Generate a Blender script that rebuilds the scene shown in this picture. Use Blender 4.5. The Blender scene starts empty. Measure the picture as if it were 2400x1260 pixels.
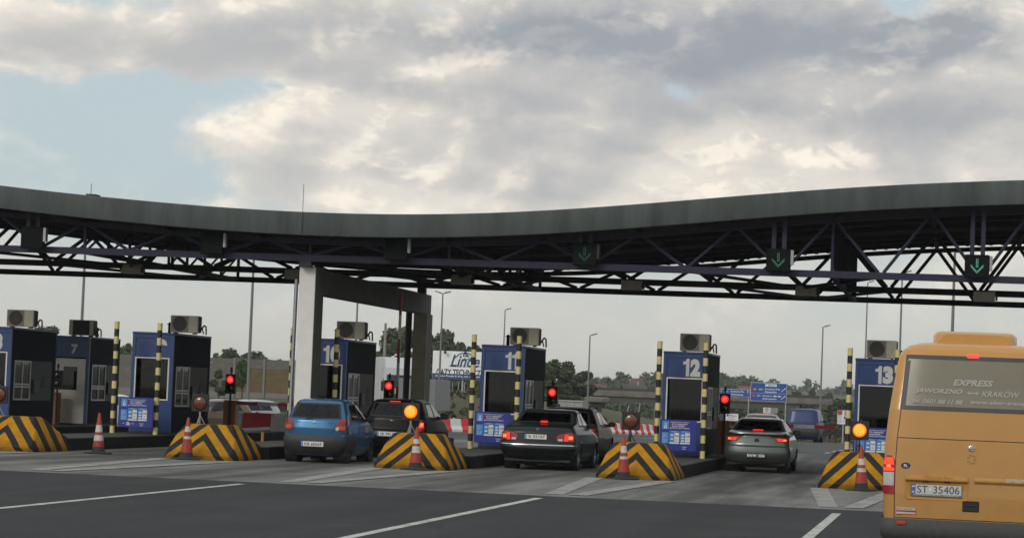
import bpy, bmesh, math, random
import numpy as np
from mathutils import Vector, Matrix
random.seed(7)
R = math.radians
scene = bpy.context.scene
COL = scene.collection

# ------------------------------------------------------------------ camera
H = 1.75
FOC, YAW, PITCH, ROLL = 6100.0, R(9.812), R(2.7475), R(2.288)
_f = Vector((-math.sin(YAW) * math.cos(PITCH), math.cos(YAW) * math.cos(PITCH), math.sin(PITCH)))
_r0 = Vector((math.cos(YAW), math.sin(YAW), 0)); _u0 = _r0.cross(_f)
_r = math.cos(ROLL) * _r0 + math.sin(ROLL) * _u0
_u = -math.sin(ROLL) * _r0 + math.cos(ROLL) * _u0
cam = bpy.data.cameras.new('camera'); cam_o = bpy.data.objects.new('camera', cam); COL.objects.link(cam_o)
cam.sensor_width = 36; cam.lens = 36 * FOC / 2400; cam.clip_end = 9000; cam.clip_start = 0.2
M = Matrix((_r, _u, -_f)).transposed().to_4x4(); M.translation = (0, 0, H)
cam_o.matrix_world = M
scene.camera = cam_o

def ray(px, py): return _f + _r * ((px - 1200) / FOC) - _u * ((py - 630) / FOC)
def at(px, py, Y):
    """surveyed point on the upright plane y = Y (photo measurements turned into metres)"""
    d = ray(px, py); return Vector((0, 0, H)) + d * (Y / d.y)
def azel(px, py):
    d = ray(px, py).normalized(); return math.degrees(math.atan2(d.x, d.y)), math.degrees(math.asin(d.z))

# ------------------------------------------------------------------ world, sun, exposure
SUN_EL, SUN_AZ = R(28), R(205)      # behind the camera, to the left
SKY = 0.1
def build_world():
    w = bpy.data.worlds.new('World'); scene.world = w; w.use_nodes = True
    nt = w.node_tree; nt.nodes.clear()
    N = nt.nodes.new; L = nt.links.new
    def m(op, a, b=None, c=None):
        n = N('ShaderNodeMath'); n.operation = op
        for i, v in enumerate((a, b, c)):
            if v is None: continue
            if isinstance(v, (int, float)): n.inputs[i].default_value = v
            else: L(v, n.inputs[i])
        return n.outputs[0]
    def ss(v, a, b):
        n = N('ShaderNodeMapRange'); n.interpolation_type = 'SMOOTHSTEP'
        L(v, n.inputs[0]); n.inputs[1].default_value = a; n.inputs[2].default_value = b
        return n.outputs[0]
    def mix(f, a, b):
        n = N('ShaderNodeMix'); n.data_type = 'RGBA'
        if isinstance(f, (int, float)): n.inputs[0].default_value = f
        else: L(f, n.inputs[0])
        for i, v in ((6, a), (7, b)):
            if isinstance(v, tuple): n.inputs[i].default_value = (*v, 1)
            else: L(v, n.inputs[i])
        return n.outputs[2]
    geo = N('ShaderNodeNewGeometry')
    neg = N('ShaderNodeVectorMath'); neg.operation = 'SCALE'; neg.inputs[3].default_value = -1.0
    tc = N('ShaderNodeTexCoord')
    D = tc.outputs['Generated']
    sep = N('ShaderNodeSeparateXYZ'); L(D, sep.inputs[0])
    az = m('DEGREES', m('ARCTAN2', sep.outputs[0], sep.outputs[1]))
    el = m('DEGREES', m('ARCSINE', sep.outputs[2]))
    wn = N('ShaderNodeTexNoise'); wn.inputs['Scale'].default_value = 16; wn.inputs['Detail'].default_value = 6; wn.inputs['Roughness'].default_value = .6; L(D, wn.inputs['Vector'])
    ws_ = N('ShaderNodeSeparateColor'); L(wn.outputs['Color'], ws_.inputs[0])
    az = m('MULTIPLY_ADD', m('SUBTRACT', ws_.outputs[0], .5), 5.0, az); el0 = el
    el = m('MULTIPLY_ADD', m('SUBTRACT', ws_.outputs[1], .5), 2.2, el)
    def big(off):
        v = N('ShaderNodeVectorMath'); v.operation = 'ADD'; L(D, v.inputs[0]); v.inputs[1].default_value = off
        v2 = N('ShaderNodeVectorMath'); v2.operation = 'MULTIPLY'; L(v.outputs[0], v2.inputs[0]); v2.inputs[1].default_value = (1, 1, 1.9)
        a = N('ShaderNodeTexNoise'); a.inputs['Scale'].default_value = 11; a.inputs['Detail'].default_value = 6; a.inputs['Roughness'].default_value = 0.45; a.inputs['Distortion'].default_value = .5; L(v2.outputs[0], a.inputs['Vector'])
        return a.outputs[0]
    forms = m('SUBTRACT', big((0, 0, 0)), big((-.015, -.003, .015)))
    def field(off):
        v = N('ShaderNodeVectorMath'); v.operation = 'ADD'; L(D, v.inputs[0]); v.inputs[1].default_value = off
        v2 = N('ShaderNodeVectorMath'); v2.operation = 'MULTIPLY'; L(v.outputs[0], v2.inputs[0]); v2.inputs[1].default_value = (1, 1, 1.9)
        a = N('ShaderNodeTexNoise'); a.inputs['Scale'].default_value = 14; a.inputs['Detail'].default_value = 10; a.inputs['Roughness'].default_value = 0.53; a.inputs['Distortion'].default_value = 0.1
        L(v2.outputs[0], a.inputs['Vector'])
        # billows: rounded heads from folded noise, warped by the first field
        wv = N('ShaderNodeVectorMath'); wv.operation = 'MULTIPLY_ADD'; L(a.outputs['Color'], wv.inputs[0]); wv.inputs[1].default_value = (.05, .05, .05); L(v2.outputs[0], wv.inputs[2])
        tot = None
        for sc_, wt in ((22, .50), (48, .32), (105, .2), (230, .1)):
            b = N('ShaderNodeTexNoise'); b.inputs['Scale'].default_value = sc_; b.inputs['Detail'].default_value = 0; L(wv.outputs[0], b.inputs['Vector'])
            q = m('MULTIPLY', m('ABSOLUTE', m('SUBTRACT', b.outputs[0], .5)), wt * 2)
            tot = q if tot is None else m('ADD', tot, q)
        return m('ADD', m('MULTIPLY', m('SUBTRACT', a.outputs[0], .5), 1.7), m('MULTIPLY', m('SUBTRACT', .22, tot), 1.0))
    f0 = field((0, 0, 0))
    # light comes from the upper left: compare with the density a little way towards it
    f1 = field((-.0050, -.001, .0055))
    # where cloud masses and blue gaps stand (bearing, elevation)
    blobs = [  # px, py, rx, ry, weight
        (1500, 60, 900, 170, .75), (700, 100, 520, 85, .6), (180, 110, 330, 75, .45), (1000, 310, 420, 120, .6),
        (1500, 340, 800, 120, .5), (1200, 430, 700, 70, .45), (2200, 300, 420, 160, .6), (2250, 90, 230, 50, .35),
        (1620, 178, 120, 26, -.75), (330, 260, 340, 75, -.66), (60, 310, 260, 90, -.40), (975, 5, 60, 28, -.5), (2100, 20, 120, 30, -.8), (170, 15, 200, 30, -.4),
        (620, 205, 120, 40, -.5), (420, 400, 380, 60, -.30), (560, 290, 130, 32, .45), (60, 370, 90, 22, .3)]
    acc = None
    for px, py, rx, ry, wt in blobs:
        a0, e0 = azel(px, py); sx, sy = rx * .00935, ry * .00935
        dx = m('DIVIDE', m('SUBTRACT', az, a0), sx); dy = m('DIVIDE', m('SUBTRACT', el, e0), sy)
        g = m('EXPONENT', m('MULTIPLY', m('ADD', m('MULTIPLY', dx, dx), m('MULTIPLY', dy, dy)), -1.0))
        acc = m('MULTIPLY', g, wt) if acc is None else m('MULTIPLY_ADD', g, wt, acc)
    dens = m('ADD', m('MULTIPLY_ADD', f0, .62, acc), .16)
    mask = ss(dens, -.10, .46)
    thick = ss(dens, .30, 1.15)
    grad = m('SUBTRACT', f0, f1)
    rim = ss(m('MULTIPLY_ADD', forms, 2.1, m('MULTIPLY', grad, .50)), -.36, .26)
    spark = m('MULTIPLY', ss(m('MULTIPLY_ADD', forms, .8, grad), .02, .34), ss(forms, -.08, .09))
    # heavy dark sheet high up
    dk = None
    for px, py, rx, ry, wt in [(1650, 85, 800, 115, 1.15), (2230, 85, 170, 60, .7), (1150, 95, 300, 60, .35), (250, 150, 330, 40, .3), (1750, 245, 600, 30, .4), (2200, 295, 330, 36, .55), (1500, 325, 500, 24, .3), (950, 215, 250, 26, .3), (1350, 440, 600, 30, .3)]:
        a0, e0 = azel(px, py); sx, sy = rx * .00935, ry * .00935
        dx = m('DIVIDE', m('SUBTRACT', az, a0), sx); dy = m('DIVIDE', m('SUBTRACT', el, e0), sy)
        g = m('EXPONENT', m('MULTIPLY', m('ADD', m('MULTIPLY', dx, dx), m('MULTIPLY', dy, dy)), -1.0))
        dk = m('MULTIPLY', g, wt) if dk is None else m('MULTIPLY_ADD', g, wt, dk)
    dk = m('MINIMUM', dk, 1.0)
    lit = m('MULTIPLY', rim, m('SUBTRACT', 1.0, m('MULTIPLY', thick, .35)))
    lit = m('MULTIPLY', lit, m('SUBTRACT', 1.0, m('MULTIPLY', dk, .93)))
    mask = m('MAXIMUM', mask, m('MULTIPLY', ss(m('ADD', f0, m('MULTIPLY', forms, .8)), -.22, .60), .55))
    S = 1 / SKY
    def c(r, g, b): return (r * S, g * S, b * S)
    body = mix(thick, c(.63, .62, .595), c(.515, .515, .52))
    body = mix(dk, body, c(.34, .368, .415))
    cloud = mix(lit, body, c(.88, .82, .73))
    cloud = mix(m('MULTIPLY', spark, m('SUBTRACT', 1.0, m('MULTIPLY', dk, .8))), cloud, c(1.05, .96, .83))
    sky = N('ShaderNodeTexSky'); sky.sky_type = 'NISHITA'; sky.sun_disc = False
    sky.sun_elevation = SUN_EL; sky.sun_rotation = SUN_AZ; sky.air_density = 1.0; sky.dust_density = 1.5
    skyc = mix(.8, sky.outputs[0], c(.54, .64, .68))
    col = mix(mask, skyc, cloud)
    # pale veil low down
    veil = ss(el0, 4.6, .5)
    col = mix(m('MULTIPLY', veil, .9), col, c(.665, .655, .60))
    bg = N('ShaderNodeBackground'); L(col, bg.inputs[0]); bg.inputs[1].default_value = SKY
    out = N('ShaderNodeOutputWorld'); L(bg.outputs[0], out.inputs[0])
build_world()
sun = bpy.data.lights.new('sun', 'SUN'); sun.energy = 1.05; sun.angle = R(18); sun.color = (1, .93, .84)
sun_o = bpy.data.objects.new('sun', sun); COL.objects.link(sun_o)
sd = Vector((math.sin(SUN_AZ) * math.cos(SUN_EL), math.cos(SUN_AZ) * math.cos(SUN_EL), math.sin(SUN_EL)))
sun_o.rotation_euler = sd.to_track_quat('Z', 'Y').to_euler()
sun_o.location = (0, 0, 50)
scene.cycles.volume_bounces = 2
vs = scene.view_settings
vs.view_transform = 'Standard'; vs.look = 'None'; vs.gamma = 1; vs.use_curve_mapping = False; vs.exposure = 0.0

# ------------------------------------------------------------------ materials
MATS = {}
def pm(name, col, rough=.6, metal=0., var=.18, scale=6., bump=0., spec=.5, coat=0., emit=None, estr=0., stretch=(1, 1, 1), back=None, island=0., dirt=None):
    """procedural principled material: base colour broken up by two octaves of noise, optional relief"""
    if name in MATS: return MATS[name]
    m = bpy.data.materials.new(name); m.use_nodes = True; nt = m.node_tree; b = nt.nodes['Principled BSDF']
    N = nt.nodes.new; L = nt.links.new
    tc = N('ShaderNodeTexCoord'); mp = N('ShaderNodeMapping'); mp.inputs['Scale'].default_value = stretch
    L(tc.outputs['Object'], mp.inputs[0])
    nz = N('ShaderNodeTexNoise'); nz.inputs['Scale'].default_value = scale; nz.inputs['Detail'].default_value = 6; nz.inputs['Roughness'].default_value = .62
    L(mp.outputs[0], nz.inputs['Vector'])
    rm = N('ShaderNodeMapRange'); L(nz.outputs[0], rm.inputs[0]); rm.inputs[1].default_value = .25; rm.inputs[2].default_value = .75
    rm.inputs[3].default_value = 1 - var; rm.inputs[4].default_value = 1 + var
    fac = rm.outputs[0]
    if island:
        g = N('ShaderNodeNewGeometry'); r2 = N('ShaderNodeMapRange'); L(g.outputs['Random Per Island'], r2.inputs[0])
        r2.inputs[3].default_value = 1 - island; r2.inputs[4].default_value = 1 + island
        mm = N('ShaderNodeMath'); mm.operation = 'MULTIPLY'; L(fac, mm.inputs[0]); L(r2.outputs[0], mm.inputs[1]); fac = mm.outputs[0]
    vm = N('ShaderNodeVectorMath'); vm.operation = 'SCALE'; vm.inputs[0].default_value = col; L(fac, vm.inputs[3])
    c = vm.outputs[0]
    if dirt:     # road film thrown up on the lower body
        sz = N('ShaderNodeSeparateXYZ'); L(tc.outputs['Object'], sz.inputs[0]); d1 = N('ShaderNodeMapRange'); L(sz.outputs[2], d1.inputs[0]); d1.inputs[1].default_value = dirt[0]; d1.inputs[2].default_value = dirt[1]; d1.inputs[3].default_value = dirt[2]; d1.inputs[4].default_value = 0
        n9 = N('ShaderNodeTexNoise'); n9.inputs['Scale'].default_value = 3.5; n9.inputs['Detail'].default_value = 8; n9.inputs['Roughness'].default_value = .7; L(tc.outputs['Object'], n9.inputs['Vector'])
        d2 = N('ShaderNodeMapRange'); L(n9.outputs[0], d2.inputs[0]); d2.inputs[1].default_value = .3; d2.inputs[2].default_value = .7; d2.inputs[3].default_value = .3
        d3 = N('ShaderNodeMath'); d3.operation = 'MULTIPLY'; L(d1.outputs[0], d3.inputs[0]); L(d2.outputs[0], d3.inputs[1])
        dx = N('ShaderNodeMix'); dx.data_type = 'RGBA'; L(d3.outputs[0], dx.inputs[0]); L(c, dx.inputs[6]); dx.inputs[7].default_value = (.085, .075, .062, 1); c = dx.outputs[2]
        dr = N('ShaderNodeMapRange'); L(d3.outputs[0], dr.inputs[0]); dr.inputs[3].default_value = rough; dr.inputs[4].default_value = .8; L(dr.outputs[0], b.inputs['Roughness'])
    if back:
        g = N('ShaderNodeNewGeometry'); mx = N('ShaderNodeMix'); mx.data_type = 'RGBA'
        L(g.outputs['Backfacing'], mx.inputs[0]); L(c, mx.inputs[6]); mx.inputs[7].default_value = (*back, 1); c = mx.outputs[2]
    L(c, b.inputs['Base Color'])
    (None if dirt else setattr(b.inputs['Roughness'], 'default_value', rough)); b.inputs['Metallic'].default_value = metal
    b.inputs['Specular IOR Level'].default_value = spec; b.inputs['Coat Weight'].default_value = coat; b.inputs['Coat Roughness'].default_value = .06
    if emit: b.inputs['Emission Color'].default_value = (*emit, 1); b.inputs['Emission Strength'].default_value = estr
    if bump:
        bp = N('ShaderNodeBump'); bp.inputs['Strength'].default_value = bump; bp.inputs['Distance'].default_value = .02
        L(nz.outputs[0], bp.inputs['Height']); L(bp.outputs[0], b.inputs['Normal'])
    MATS[name] = m; return m
def glass(name, tint=(.35, .37, .38), rough=.02):
    if name in MATS: return MATS[name]
    m = bpy.data.materials.new(name); m.use_nodes = True; nt = m.node_tree; nt.nodes.clear(); N = nt.nodes.new; L = nt.links.new
    t = N('ShaderNodeBsdfTransparent'); t.inputs[0].default_value = (*tint, 1)
    g = N('ShaderNodeBsdfGlossy'); g.inputs['Roughness'].default_value = rough
    fr = N('ShaderNodeFresnel'); fr.inputs[0].default_value = 1.5
    mx = N('ShaderNodeMixShader'); L(fr.outputs[0], mx.inputs[0]); L(t.outputs[0], mx.inputs[1]); L(g.outputs[0], mx.inputs[2])
    o = N('ShaderNodeOutputMaterial'); L(mx.outputs[0], o.inputs[0]); MATS[name] = m; return m
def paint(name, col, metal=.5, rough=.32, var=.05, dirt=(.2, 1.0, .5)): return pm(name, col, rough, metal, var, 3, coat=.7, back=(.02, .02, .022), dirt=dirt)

BLACK = pm('black_plastic', (.012, .012, .013), .55)
RUBBER = pm('rubber', (.018, .018, .018), .85, bump=.2, scale=30)
DARKTRIM = pm('dark_trim', (.03, .031, .033), .7)
STEEL = pm('galvanised_steel', (.36, .37, .38), .5, .6, .12, 12)
WHITEP = pm('white_paint', (.72, .72, .7), .5)
WHITET = pm('white_print', (.78, .78, .76), .6, var=.04)
DARKT = pm('dark_print', (.02, .02, .025), .6, var=.04)
BLUEB = pm('booth_blue', (.021, .058, .190), .42, 0, .16, 4)
NAVY_SHADE = pm('booth_navy_shaded', (.006, .009, .020), .75, 0, .25, 3, spec=.08)  # booth sides: navy with the canopy shade put into the colour
NUMW = pm('number_white', (.62, .62, .6), .55, var=.06)
ALU = pm('aluminium', (.42, .43, .44), .45, .5, .1)
GLASSB = glass('booth_glass', (.30, .31, .32))
CARGLASS = glass('car_glass', (.26, .29, .30))
CLEAR = glass('clear_glass', (.75, .77, .77))
YEL = pm('post_yellow', (.72, .62, .27), .6, var=.15, scale=14)
BLK = pm('post_black', (.022, .022, .022), .6, var=.3)
RED = pm('red_paint', (.42, .030, .025), .5, var=.15)
REDW = pm('red_plastic', (.68, .028, .034), .55, var=.2)
ORANGE = pm('orange_paint', (.42, .15, .03), .5, var=.2, scale=5)
BEIGE = pm('beige_casing', (.56, .525, .41), .6, var=.1)
SIGNBLUE = pm('sign_blue', (.020, .030, .25), .4, var=.06)
PALEB = pm('sign_pale_blue', (.07, .26, .62), .45, var=.06)
ROADBLUE = pm('road_sign_blue', (.010, .075, .36), .4, var=.05)
CONC = pm('concrete', (.27, .265, .25), .85, var=.2, scale=4, bump=.2)
LED_RED = pm('lit_red', (.4, .02, .01), .3, emit=(1., .022, .014), estr=1.0)
LED_REDC = pm('lit_red_core', (.5, .05, .02), .3, emit=(1., .17, .045), estr=1.6)
LED_AMB = pm('lit_amber', (.6, .2, .02), .3, emit=(1., .20, .008), estr=.95)
LED_AMBC = pm('lit_amber_core', (.6, .3, .03), .3, emit=(1., .40, .03), estr=1.15)
for lamp_mat in (LED_AMB, LED_AMBC):     # ribbed lens breaks the glow up
    tree_ = lamp_mat.node_tree
    cells = tree_.nodes.new('ShaderNodeTexVoronoi'); cells.inputs['Scale'].default_value = 34
    coords = tree_.nodes.new('ShaderNodeTexCoord'); tree_.links.new(coords.outputs['Object'], cells.inputs['Vector'])
    glow = tree_.nodes.new('ShaderNodeMapRange'); tree_.links.new(cells.outputs['Distance'], glow.inputs[0]); glow.inputs[2].default_value = .7
    power = tree_.nodes['Principled BSDF'].inputs['Emission Strength']
    glow.inputs[3].default_value = power.default_value * 1.35; glow.inputs[4].default_value = power.default_value * .55; tree_.links.new(glow.outputs[0], power)
LED_GRN = pm('lit_green', (.1, .6, .4), .3, emit=(.3, 1., .7), estr=.85)
LED_GRND = pm('dim_green', (.03, .2, .13), .3, emit=(.15, .8, .5), estr=.09)
AMBOFF = pm('amber_lens', (.12, .028, .012), .2, var=.3, scale=20, coat=.6)
REDLENS = pm('red_lens', (.28, .012, .012), .18, var=.1, coat=.6)
ORLENS = pm('orange_lens', (.45, .08, .012), .18, var=.1, coat=.6)
CLLENS = pm('clear_lens', (.5, .5, .5), .15, var=.15, scale=25, coat=.8)
MIRG = pm('mirror_dark', (.03, .035, .04), .08, .3)
CHROME = pm('chrome', (.6, .61, .62), .15, 1., .05)

# ------------------------------------------------------------------ mesh helpers
class MB:
    def __init__(s): s.v = []; s.f = []; s.m = []
    def add(s, vs, fs, mi=0):
        o = len(s.v); s.v += [tuple(v) for v in vs]; s.f += [tuple(i + o for i in f) for f in fs]; s.m += [mi] * len(fs); return s
    def box(s, c, d, mi=0, rz=0, bev=0.):
        x, y, z = d[0] / 2, d[1] / 2, d[2] / 2
        if bev:
            b = min(bev, x * .9, y * .9, z * .9); vs = []
            rings = [(-z, -b), (-z + b, 0), (z - b, 0), (z, -b)]
            for zz, q in rings:
                for sx, sy in ((1, 1), (-1, 1), (-1, -1), (1, -1)):
                    ax, ay = x + q, y + q
                    p = [(sx * ax, sy * (ay - b)), (sx * (ax - b), sy * ay)]
                    if sx * sy < 0: p.reverse()
                    vs += [(a[0], a[1], zz) for a in p]
            fs = [tuple(range(7, -1, -1)), tuple(range(24, 32))]
            for k in range(3):
                for i in range(8): fs.append((k * 8 + i, k * 8 + (i + 1) % 8, k * 8 + 8 + (i + 1) % 8, k * 8 + 8 + i))
        else:
            vs = [(i * x, j * y, k * z) for k in (-1, 1) for i, j in ((-1, -1), (1, -1), (1, 1), (-1, 1))]
            fs = [(3, 2, 1, 0), (4, 5, 6, 7), (0, 1, 5, 4), (1, 2, 6, 5), (2, 3, 7, 6), (3, 0, 4, 7)]
        cs, sn = math.cos(rz), math.sin(rz)
        return s.add([(c[0] + v[0] * cs - v[1] * sn, c[1] + v[0] * sn + v[1] * cs, c[2] + v[2]) for v in vs], fs, mi)
    def bb(s, a, b, mi=0, bev=0.):
        return s.box([(a[i] + b[i]) / 2 for i in range(3)], [abs(b[i] - a[i]) for i in range(3)], mi, 0, bev)
    def tube(s, a, b, r1, r2=None, n=10, mi=0, caps=True):
        a, b = Vector(a), Vector(b); r2 = r1 if r2 is None else r2
        d = (b - a).normalized(); t = Vector((0, 0, 1)) if abs(d.z) < .9 else Vector((1, 0, 0))
        e = d.cross(t).normalized(); g = d.cross(e)
        vs = []
        for p, r in ((a, r1), (b, r2)):
            for i in range(n):
                q = 2 * math.pi * (i + .5) / n; vs.append(p + e * (r * math.cos(q)) + g * (r * math.sin(q)))
        fs = [(i, (i + 1) % n, n + (i + 1) % n, n + i) for i in range(n)]
        if caps: fs += [tuple(range(n - 1, -1, -1)), tuple(range(n, 2 * n))]
        return s.add(vs, fs, mi)
    def bar(s, a, b, w, h, mi=0):   # rectangular section beam from a to b
        a, b = Vector(a), Vector(b); d = (b - a).normalized()
        t = Vector((0, 0, 1)) if abs(d.z) < .9 else Vector((0, 1, 0))
        e = d.cross(t).normalized() * (w / 2); g = e.normalized().cross(d) * (h / 2)
        vs = [p + i * e + j * g for p in (a, b) for i, j in ((-1, -1), (1, -1), (1, 1), (-1, 1))]
        return s.add(vs, [(3, 2, 1, 0), (4, 5, 6, 7), (0, 1, 5, 4), (1, 2, 6, 5), (2, 3, 7, 6), (3, 0, 4, 7)], mi)
    def lathe(s, prof, n=20, mi=0, c=(0, 0, 0), axis='z', mis=None):
        vs = []
        for r, h in prof:
            for i in range(n):
                q = 2 * math.pi * i / n; a, b = r * math.cos(q), r * math.sin(q)
                vs.append({'z': (c[0] + a, c[1] + b, c[2] + h), 'y': (c[0] + b, c[1] + h, c[2] + a), 'x': (c[0] + h, c[1] + a, c[2] + b)}[axis])
        o = len(s.v); s.v += vs
        for k in range(len(prof) - 1):
            for i in range(n):
                s.f.append((o + k * n + i, o + k * n + (i + 1) % n, o + k * n + n + (i + 1) % n, o + k * n + n + i)); s.m.append(mis[k] if mis else mi)
        return s
    def prism(s, poly, a, b, mi=0, plane='xz'):  # polygon in a plane, extruded along the third axis from a to b
        def P(u, v, w): return {'xz': (u, w, v), 'xy': (u, v, w), 'yz': (w, u, v)}[plane]
        n = len(poly); vs = [P(u, v, a) for u, v in poly] + [P(u, v, b) for u, v in poly]
        fs = [tuple(range(n - 1, -1, -1)), tuple(range(n, 2 * n))] + [(i, (i + 1) % n, n + (i + 1) % n, n + i) for i in range(n)]
        return s.add(vs, fs, mi)
    def grid(s, P, mi=0):
        P = np.asarray(P); a, b = P.shape[:2]
        fs = [(i * b + j, i * b + j + 1, (i + 1) * b + j + 1, (i + 1) * b + j) for i in range(a - 1) for j in range(b - 1)]
        return s.add(P.reshape(-1, 3).tolist(), fs, mi)
    def ball(s, c, r, mi=0, n=10, k=7):
        rr = r if isinstance(r, tuple) else (r, r, r); vs = []; fs = []
        for i in range(k + 1):
            t = math.pi * i / k
            for j in range(n):
                q = 2 * math.pi * j / n; vs.append((c[0] + rr[0] * math.sin(t) * math.cos(q), c[1] + rr[1] * math.sin(t) * math.sin(q), c[2] + rr[2] * math.cos(t)))
        for i in range(k):
            for j in range(n): fs.append((i * n + j, (i + 1) * n + j, (i + 1) * n + (j + 1) % n, i * n + (j + 1) % n))
        return s.add(vs, fs, mi)
    def build(s, name, mats, parent=None, smooth=False, fix=True, loc=None):
        me = bpy.data.meshes.new(name); me.from_pydata(s.v, [], s.f)
        for m in (mats if isinstance(mats, (list, tuple)) else [mats]): me.materials.append(m)
        me.polygons.foreach_set('material_index', s.m)
        if fix:
            bm = bmesh.new(); bm.from_mesh(me); bmesh.ops.recalc_face_normals(bm, faces=bm.faces); bm.to_mesh(me); bm.free()
        if smooth:
            me.polygons.foreach_set('use_smooth', [True] * len(me.polygons))
            if smooth is not True: me.set_sharp_from_angle(angle=R(smooth))
        me.update()
        return link(name, me, parent, loc)
def link(name, data, parent=None, loc=None):
    o = bpy.data.objects.new(name, data); COL.objects.link(o)
    if parent is not None: o.parent = parent
    if loc is not None: o.location = loc
    return o
def tag(o, label=None, cat=None, group=None, kind=None):
    if label: o['label'] = label
    if cat: o['category'] = cat
    if group: o['group'] = group
    if kind: o['kind'] = kind
    return o
def thing(name, label, cat, loc=(0, 0, 0), rz=0., group=None):
    o = link(name, None, None, loc); o.rotation_euler = (0, 0, rz); o.empty_display_size = .2
    return tag(o, label, cat, group)
KIDS = None
def copy_tree(o, parent=None):
    c = o.copy(); COL.objects.link(c)
    if parent is not None: c.parent = parent
    for ch in [x for x in COL.objects if x.parent is o]: copy_tree(ch, c)
    return c
def dup(root, loc, rz=None, label=None, scale=None):
    c = copy_tree(root); c.location = loc
    if rz is not None: c.rotation_euler = (0, 0, rz)
    if label: c['label'] = label
    if scale: c.scale = scale
    return c
def text(s, h, mat, parent, loc, rot=(R(90), 0, 0), w=None, bold=0., shear=0., align='CENTER', name='lettering', depth=.0, cap=True):
    """flat lettering as a mesh, h = height of the whole line in metres, w = optional total width"""
    cu = bpy.data.curves.new('t', 'FONT'); cu.body = s; cu.size = 1; cu.align_x = 'LEFT'; cu.offset = bold; cu.shear = shear; cu.fill_mode = 'FRONT'; cu.resolution_u = 3
    ob = bpy.data.objects.new('t', cu); COL.objects.link(ob)
    bpy.context.view_layer.update()
    me = bpy.data.meshes.new_from_object(ob.evaluated_get(bpy.context.evaluated_depsgraph_get()))
    bpy.data.objects.remove(ob); bpy.data.curves.remove(cu)
    co = np.array([v.co[:] for v in me.vertices])
    if len(co) == 0: return None
    lo, hi = co.min(0), co.max(0); sz = hi - lo
    k = h / sz[1]; kx = (w / sz[0]) if w else k
    co = (co - [(lo[0] + hi[0]) / 2 if align == 'CENTER' else lo[0], (lo[1] + hi[1]) / 2, 0]) * [kx, k, 1]
    me.vertices.foreach_set('co', co.ravel()); me.materials.clear(); me.materials.append(mat); me.update()
    o = link(name, me, parent, loc); o.rotation_euler = rot; return o
def interp(z, pts):
    a = np.array(pts, float); return np.interp(z, a[:, 0], a[:, 1])

# ------------------------------------------------------------------ ground
def hgt(x, y):
    b = np.interp(y, [0, 95, 150, 420, 700, 1500, 2600, 4500], [0, 0, -.3, -3.9, -4, 3, 12, 14])
    def st(v, a, c): t = np.clip((v - a) / (c - a), 0, 1); return t * t * (3 - 2 * t)
    b = b - .38 * st(-x, 26, 31) * st(y, 86, 106) * (1 - st(y, 140, 175))
    b = b + 1.5 * st(y, 165, 200) * st(-x, 44, 52) * (1 - st(y, 300, 420))            # bank below the noise wall
    b = b + 2.7 * np.exp(-(((x + 38) / 9) ** 2)) * st(y, 140, 200) * (1 - st(y, 260, 380))     # grass bank under the billboard
    b = b + 1.2 * st(x, -7, 3) * st(y, 185, 240) * (1 - st(y, 420, 600))
    b = b + 9.5 * st(y, 600, 900) * np.exp(-((x + 95) / 110) ** 2) * (1 - st(y, 1000, 1500))   # village hill
    return b
def sheet(name, xs, ys, off, mats, fn=None, label=None):
    X, Y = np.meshgrid(xs, ys); Z = hgt(X, Y) + off
    mb = MB(); mb.grid(np.stack([X, Y, Z], -1)); o = mb.build(name, mats, smooth=True, fix=False); tag(o, kind='structure'); return o
def ribbon(name, left, right, off, mat, n=24, parent=None):
    """strip between two polylines given as (x, y), draped on the ground"""
    def rs(p, n):
        p = np.array(p, float); d = np.r_[0, np.cumsum(np.hypot(*np.diff(p, axis=0).T))]; t = np.linspace(0, d[-1], n)
        return np.stack([np.interp(t, d, p[:, 0]), np.interp(t, d, p[:, 1])], -1)
    a, b = rs(left, n), rs(right, n)
    G = []
    for k in np.linspace(0, 1, 12):
        q = a * (1 - k) + b * k; G.append(np.c_[q, hgt(q[:, 0], q[:, 1]) + off])
    mb = MB(); mb.grid(np.array(G)); o = mb.build(name, mat, parent, smooth=True, fix=False)
    me = o.data
    if me.polygons and me.polygons[0].normal.z < 0: me.flip_normals()
    return o

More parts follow.
